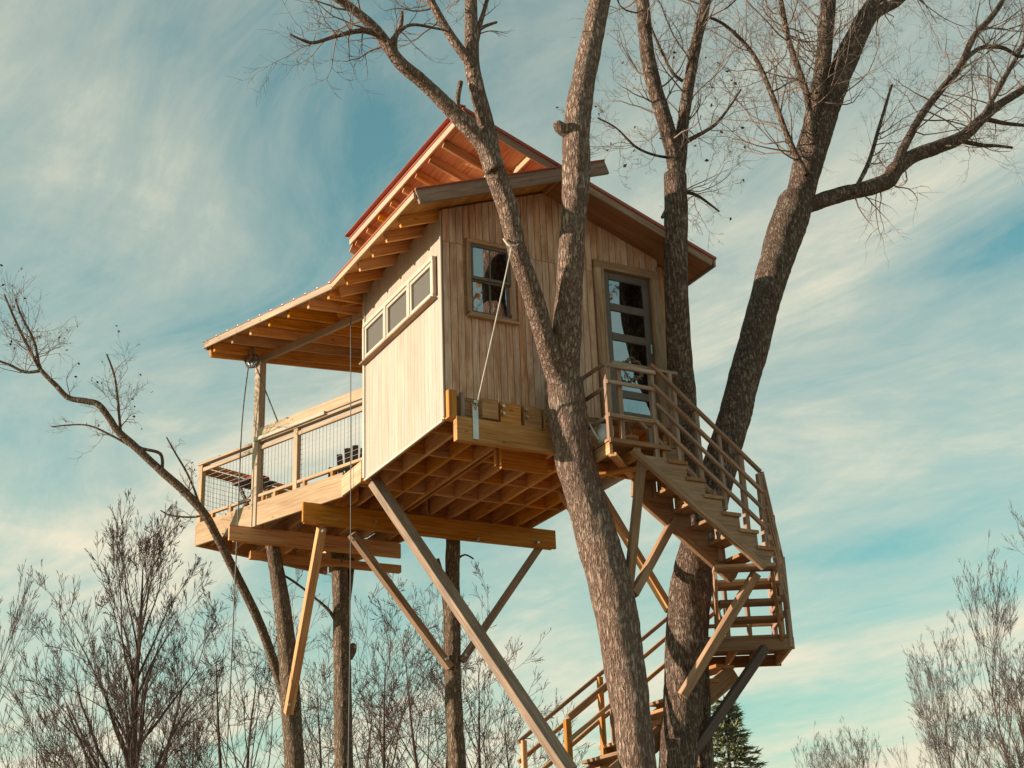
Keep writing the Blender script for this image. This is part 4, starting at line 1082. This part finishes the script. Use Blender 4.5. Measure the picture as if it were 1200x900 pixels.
def build_rigging():
    # pulley on the porch post
    c = dp(1.66, -.22, 2.33)
    T = thing('rope_pulley', 'round pulley hanging from the porch rafters at the head of the post', 'pulley', c-W*.12)
    for nm, R, r, mat, sh in (('wheel', .10, .016, WIRE, -.02), ('wheel', .085, .012, GALV, .03)):
        vs, fs = [], []
        ring(vs, fs, np.zeros(3), unit(DN+DK*.5), R, r)
        for k in range(3):
            a = math.pi*k/3; x = unit(np.cross(unit(DN+DK*.5), W)); d = (x*math.cos(a)+W*math.sin(a))*R
            tube(vs, fs, [-d, d], [.008, .008], 6)
        link(nm, mesh(nm, vs, fs, mat, True), ORIGIN_R(c+DN*sh), T)
    curve_tube('hook', [c+W*.09, c+W*.17+DK*.03, c+W*.24-DK*.02, c+W*.33], .018, ROPE, T, step=.03)
    beam('strap', c+W*.02-DN*.04, c+W*.16-DN*.04, .012, .05, GALV, T, up=DK)
    curve_tube('rope', [c-W*.06+DK*-.05, dp(1.45, -.1, 1.75), dp(1.28, -.06, 1.36)], .010, ROPE, None, 'dark rope running down from the pulley to the railing top', 'rope')
    x = c-W*.03+DK*.1
    curve_tube('rope', [c+DK*.09, dp(1.88, -.20, 1.5), dp(1.90, -.20, .2), dp(1.93, -.2, -1.8), dp(1.98, -.2, -4.), dp(2.03, -.2, GZ+.02)], .009, ROPE, None, 'thin cord hanging from the pulley past the deck edge to the ground', 'rope')
    a = fr(411, 372, 2.62)
    curve_tube('cable', [a, fr(411, 480, 2.64), fr(411, 600, 2.62), fr(410, 760, 2.62), fr(408, 905, 2.62), fr(407, 1000, 2.62), np.array([*fr(407, 1000, 2.62)[:2], .0])], .006, ROPE, None, 'grey cable hanging from the eave beside the sunny wall to the ground', 'cable', .3)
    p0, p1 = fr(600, 288, -1.01), hp(.30, -.165, .10)
    curve_tube('suspension_cable', [p0, (p0+p1)/2+W*-.015, p1], .008, CORD, None, 'pale cable from the forked trunk down to the ledger bracket, crossing the window', 'cable', .15)
    curve_tube('rope_loop', [fr(590, 280, -.93), fr(597, 288, -1.01), fr(606, 287, -1.02), fr(614, 279, -.93)], .010, CORD, None, 'pale rope wrapped round the slanting limb by the window', 'rope', .03)
build_rigging()

def build_landing_things():
    zl = -.28
    def lathe(prof, n=18):
        vs, fs = [], []
        for r, z in prof:
            for k in range(n): vs.append((r*math.cos(2*math.pi*k/n), r*math.sin(2*math.pi*k/n), z))
        for i in range(len(prof)-1):
            for k in range(n):
                a = i*n+k; b = i*n+(k+1) % n; fs.append((a, b, b+n, a+n))
        fs.append(tuple(range(n-1, -1, -1)))
        return vs, fs
    p = hp(2.13, -.42, zl)
    T = thing('plant_pot', 'terracotta pot with a dry twiggy plant on the stair landing by the door', 'plant pot', p)
    vs, fs = lathe([(.075, 0), (.10, .16), (.115, .165), (.115, .20), (.10, .20), (.09, .17), (.0, .165)])
    link('pot', mesh('pot', vs, fs, CLAY, True), ORIGIN_R(p), T)
    rg = random.Random(3); tw = []
    for k in range(9): grow(tw, np.array([0, 0, .16]), np.array([rg.gauss(0, .4), rg.gauss(0, .4), 1]), .32, .006, 1, 2, rg)
    link('stems', mesh_of(tw, 'stems', WEAT, lambda r: 4), ORIGIN_R(p), T)
    p = hp(1.74, -.5, zl)
    T = thing('watering_can', 'white enamel can standing in the corner of the stair landing', 'can', p)
    vs, fs = lathe([(.07, 0), (.075, .20), (.05, .25), (.045, .28), (.04, .28), (.0, .2)])
    link('body', mesh('body', vs, fs, WHITE, True), ORIGIN_R(p), T)
    curve_tube('handle', [p+W*.22+U*.06, p+W*.30+U*.12, p+W*.16+U*.13, p+W*.06+U*.07], .008, WHITE, T, step=.03)
    curve_tube('spout', [p+W*.08-U*.06, p+W*.2-U*.14, p+W*.27-U*.18], .014, WHITE, T, step=.03)
    # wreath of dried stems on the door glass
    c = hp(2.50, -.035, .98)
    vs, fs = [], []
    rg = random.Random(8)
    for k in range(26):
        a = 2*math.pi*k/26; pts = []
        for j in range(4):
            b = a+j*.22; R = .13+rg.gauss(0, .02); pts.append(U*R*math.cos(b)+W*R*math.sin(b)-V*rg.uniform(.0, .03))
        tube(vs, fs, pts, [.008]*4, 4)
    o = link('door_wreath', mesh('door_wreath', vs, fs, WEAT, True), ORIGIN_R(c), None)
    tag(o, 'small wreath of dry twigs hanging on the lower door glass', 'wreath')
build_landing_things()

# ------------------------------------------------------------------ background trees
def far_proto(seed, H, spread, stems, maxl, trop, lean=.0, nb=(3, 5), L0=.42, r0=.16, ang=(.22, .55), wig=.06):
    rg = random.Random(seed); out = []
    trunk = []
    pts = [np.zeros(3)]; d = np.array([lean, 0, 1.]); n = 12
    for i in range(n):
        d = unit(d+np.array([rg.gauss(0, .05), rg.gauss(0, .05), .12])); pts.append(pts[-1]+d*H*.92/n)
    rad = [r0*(1-.93*i/n) for i in range(n+1)]
    trunk.append((pts, rad, 0))
    for k in range(stems):
        t = rg.uniform(.12, .95); i = min(int(t*n), n-1)
        az = rg.uniform(0, 2*math.pi); el = .55+.7*t
        dv = np.array([math.cos(az)*spread, math.sin(az)*spread, el])
        grow(out, pts[i]+(pts[i+1]-pts[i])*(t*n-i), dv, H*L0*(1.05-.65*t)*rg.uniform(.75, 1.15), rad[i]*.40, 1, maxl, rg, wig=wig, trop=trop, nb=nb, ang=ang, rat=(.42, .70), seg=6, rr=.56, taper=.3)
    return trunk, out
def far_mesh(seed, *a, mat=FARB, **k):
    tr, cr = far_proto(seed, *a, **k)
    big = tr+[c for c in cr if c[2] == 1]; small = [([q for q in c[0]], [max(x, .0062) for x in c[1]], c[2]) for c in cr if c[2] > 1]
    return (mesh_of(big, 'trunk', mat, lambda r: 8 if r > .06 else 5, 0., True), mesh_of(small, 'crown', mat, lambda r: 3))
def build_far():
    A = far_mesh(111, 15., .46, 46, 5, .05, L0=.38, nb=(3, 5), mat=FARB, r0=.30, ang=(.25, .62), wig=.08)
    B = far_mesh(102, 14., .50, 18, 5, .06, nb=(3, 4), mat=FARB, wig=.08)
    C = far_mesh(103, 13., .70, 14, 5, .03, L0=.52, nb=(3, 4), mat=FARB, r0=.15, ang=(.3, .7), wig=.11)
    D = far_mesh(104, 16., .55, 30, 5, .06, nb=(3, 4), mat=FARB2, ang=(.25, .6), wig=.08)
    E_ = far_mesh(105, 12., .62, 12, 5, .03, L0=.52, nb=(3, 4), mat=FARB, r0=.14, ang=(.3, .7), wig=.11)
    protos = {'A': (A, 15.), 'B': (B, 14.), 'C': (C, 13.), 'D': (D, 16.), 'E': (E_, 12.)}
    rg = random.Random(77)
    def put(kind, x, ytop, d, label, rz, group, sx=1.0):
        (tm, cm), H = protos[kind]
        top = at(x, ytop, d)
        # base on the ground straight below the top
        base = np.array([top[0], top[1], 0]); s = top[2]/H
        T = bpy.data.objects.new('bare_tree', None); COL.objects.link(T)
        T.location = base; T.rotation_euler = (0, 0, rz); T.scale = (s*sx, s*sx, s)
        tag(T, label, 'tree', group)
        for nm, me in (('trunk', tm), ('crown', cm)):
            o = bpy.data.objects.new(nm, me); COL.objects.link(o); o.parent = T
            if nm == 'crown': o['kind'] = 'stuff'
    gl, gm, gr = 'bare trees left of the deck', 'bare trees seen between the support trunks', 'grey bare trees beyond the stairs'
    put('A', 172, 622, 46, 'broad bare tree with a tall pointed crown, standing alone below the deck corner', .4, None, .95)
    L = [(2, 690, 50, 'B', 1.0, .7, 'slim upright bare tree standing to the far side of the broad pointed tree'),
         (48, 820, 60, 'C', 2.2, .9, 'low crooked bare tree between the slim upright one and the broad pointed tree'),
         (95, 840, 66, 'E', 4.1, .9, 'short bare tree half hidden behind the broad pointed tree'),
         (270, 730, 58, 'E', 2.0, 1.1, 'open crowned bare tree beneath the deck corner, crossed by the leaning tree'),
         (300, 745, 60, 'C', 5.2, 1.0, 'bare tree seen behind the foot of the thin leaning tree'),
         (232, 800, 66, 'C', 3.6, .9, 'small bare tree between the broad pointed tree and the open crowned one')]
    for x, y, d, k, rz, sx, lb in L: put(k, x, y, d, lb, rz, gl, sx)
    L = [(447, 742, 52, 'C', .5, 1., 'crooked bare tree seen just beside the straight trunk with the broken stub'),
         (492, 732, 54, 'E', 1.6, 1.05, 'tallest crooked bare tree seen between the straight trunk and the forked trunk'),
         (376, 765, 58, 'C', 2.9, 1., 'bare tree seen between the pale brace and the straight trunk'),
         (562, 745, 56, 'C', 4.0, .95, 'bare tree seen under the knee brace beside the forked trunk'),
         (602, 800, 60, 'E', .9, .9, 'small bare tree seen beyond the long weathered brace'),
         (516, 775, 62, 'E', 3.3, 1.1, 'low bare tree half hidden by the forked trunk'),
         (420, 785, 64, 'E', 4.6, 1.1, 'low bare tree half hidden by the straight trunk')]
    for x, y, d, k, rz, sx, lb in L: put(k, x, y, d, lb, rz, gm, sx)
    L = [(1245, 625, 42, 'D', .3, .85, 'tallest grey bare tree of the clump beyond the stairs'),
         (1168, 705, 46, 'D', 1.9, .7, 'grey bare tree beside the tallest one of the clump'),
         (1108, 785, 50, 'D', 3.1, .7, 'narrow grey bare tree near the outer edge of the clump'),
         (1185, 790, 42, 'A', 4.4, .9, 'brown low bare tree in front of the tallest grey one'),
         (1080, 815, 58, 'D', 5.0, .5, 'outermost low grey bare tree of the clump, facing the stairs'),
         (1128, 835, 52, 'B', .9, 1.1, 'low brown bare tree in the middle of the grey clump')]
    for x, y, d, k, rz, sx, lb in L: put(k, x, y, d, lb, rz, gr, sx)
    for x, y, d in ((960, 893, 90), (1000, 885, 95), (985, 888, 100)):
        put('D', x, y, d, 'far low bare treetop between the stairs and the grey clump', x*.1, 'far treetops', .8)
    # oak still holding its brown leaves, mirrored in the window and door panes
    rg = random.Random(31)
    (tm, cm), H = protos['C']
    T = thing('oak_tree', 'oak holding brown dry leaves, mirrored in the cabin window', 'tree', (15, 4.5, 0))
    s_ = 1.5
    for nm, me in (('trunk', tm), ('limb', cm)):
        o = bpy.data.objects.new(nm, me); COL.objects.link(o); o.parent = T; o.scale = (s_, s_, s_)
        if nm == 'limb': o['kind'] = 'stuff'
    vs, fs = [], []
    co_ = np.array([v.co[:] for v in cm.vertices][::3])*s_
    for k in range(9000):
        q = co_[rg.randrange(len(co_))]+np.array([rg.gauss(0, .15), rg.gauss(0, .15), rg.gauss(0, .15)])
        a = unit([rg.gauss(0, 1), rg.gauss(0, 1), rg.gauss(0, 1)]); c = unit(np.cross(a, [rg.gauss(0, 1), rg.gauss(0, 1), rg.gauss(0, 1)])); z = rg.uniform(.12, .24)
        b_ = len(vs); vs += [q, q+a*z*.5+c*z*.35, q+a*z, q+a*z*.5-c*z*.35]; fs.append((b_, b_+1, b_+2, b_+3))
    o = link('crown', mesh('crown', vs, fs, LEAF), Matrix.Translation((15, 4.5, 0)), T); o['kind'] = 'stuff'
    # evergreen behind the stair foot
    top = at(848, 818, 40); H = top[2]
    rg = random.Random(9)
    T = thing('evergreen_tree', 'dark green conifer peeping out behind the foot of the stairs', 'tree', (top[0], top[1], 0))
    vs, fs = [], []
    tube(vs, fs, [np.array([0, 0, z]) for z in (0, H*.5, H)], [.16, .09, .015], 8)
    link('trunk', mesh('trunk', vs, fs, FARB, True), ORIGIN_R((top[0], top[1], 0)), T)
    vs, fs = [], []
    for k in range(420):
        z = H*(.30+.69*(k/420)); R = (H-z)*.42*rg.uniform(.7, 1.1)+.15
        az = rg.uniform(0, 6.283); n = 14
        for j in range(n*2):
            t = rg.uniform(.15, 1); q = np.array([math.cos(az)*R*t, math.sin(az)*R*t, z-R*t*.28+.15*t*t])
            a = unit([math.cos(az)+rg.gauss(0, .6), math.sin(az)+rg.gauss(0, .6), rg.gauss(.1, .35)]); s = rg.uniform(.12, .30)
            c = unit(np.cross(a, [rg.gauss(0, 1), rg.gauss(0, 1), rg.gauss(0, 1)]))*s*.13
            b = len(vs); vs += [q-c, q+c, q+a*s]; fs.append((b, b+1, b+2))
    o = link('crown', mesh('crown', vs, fs, NEEDLE), ORIGIN_R((top[0], top[1], 0)), T); o['kind'] = 'stuff'
build_far()
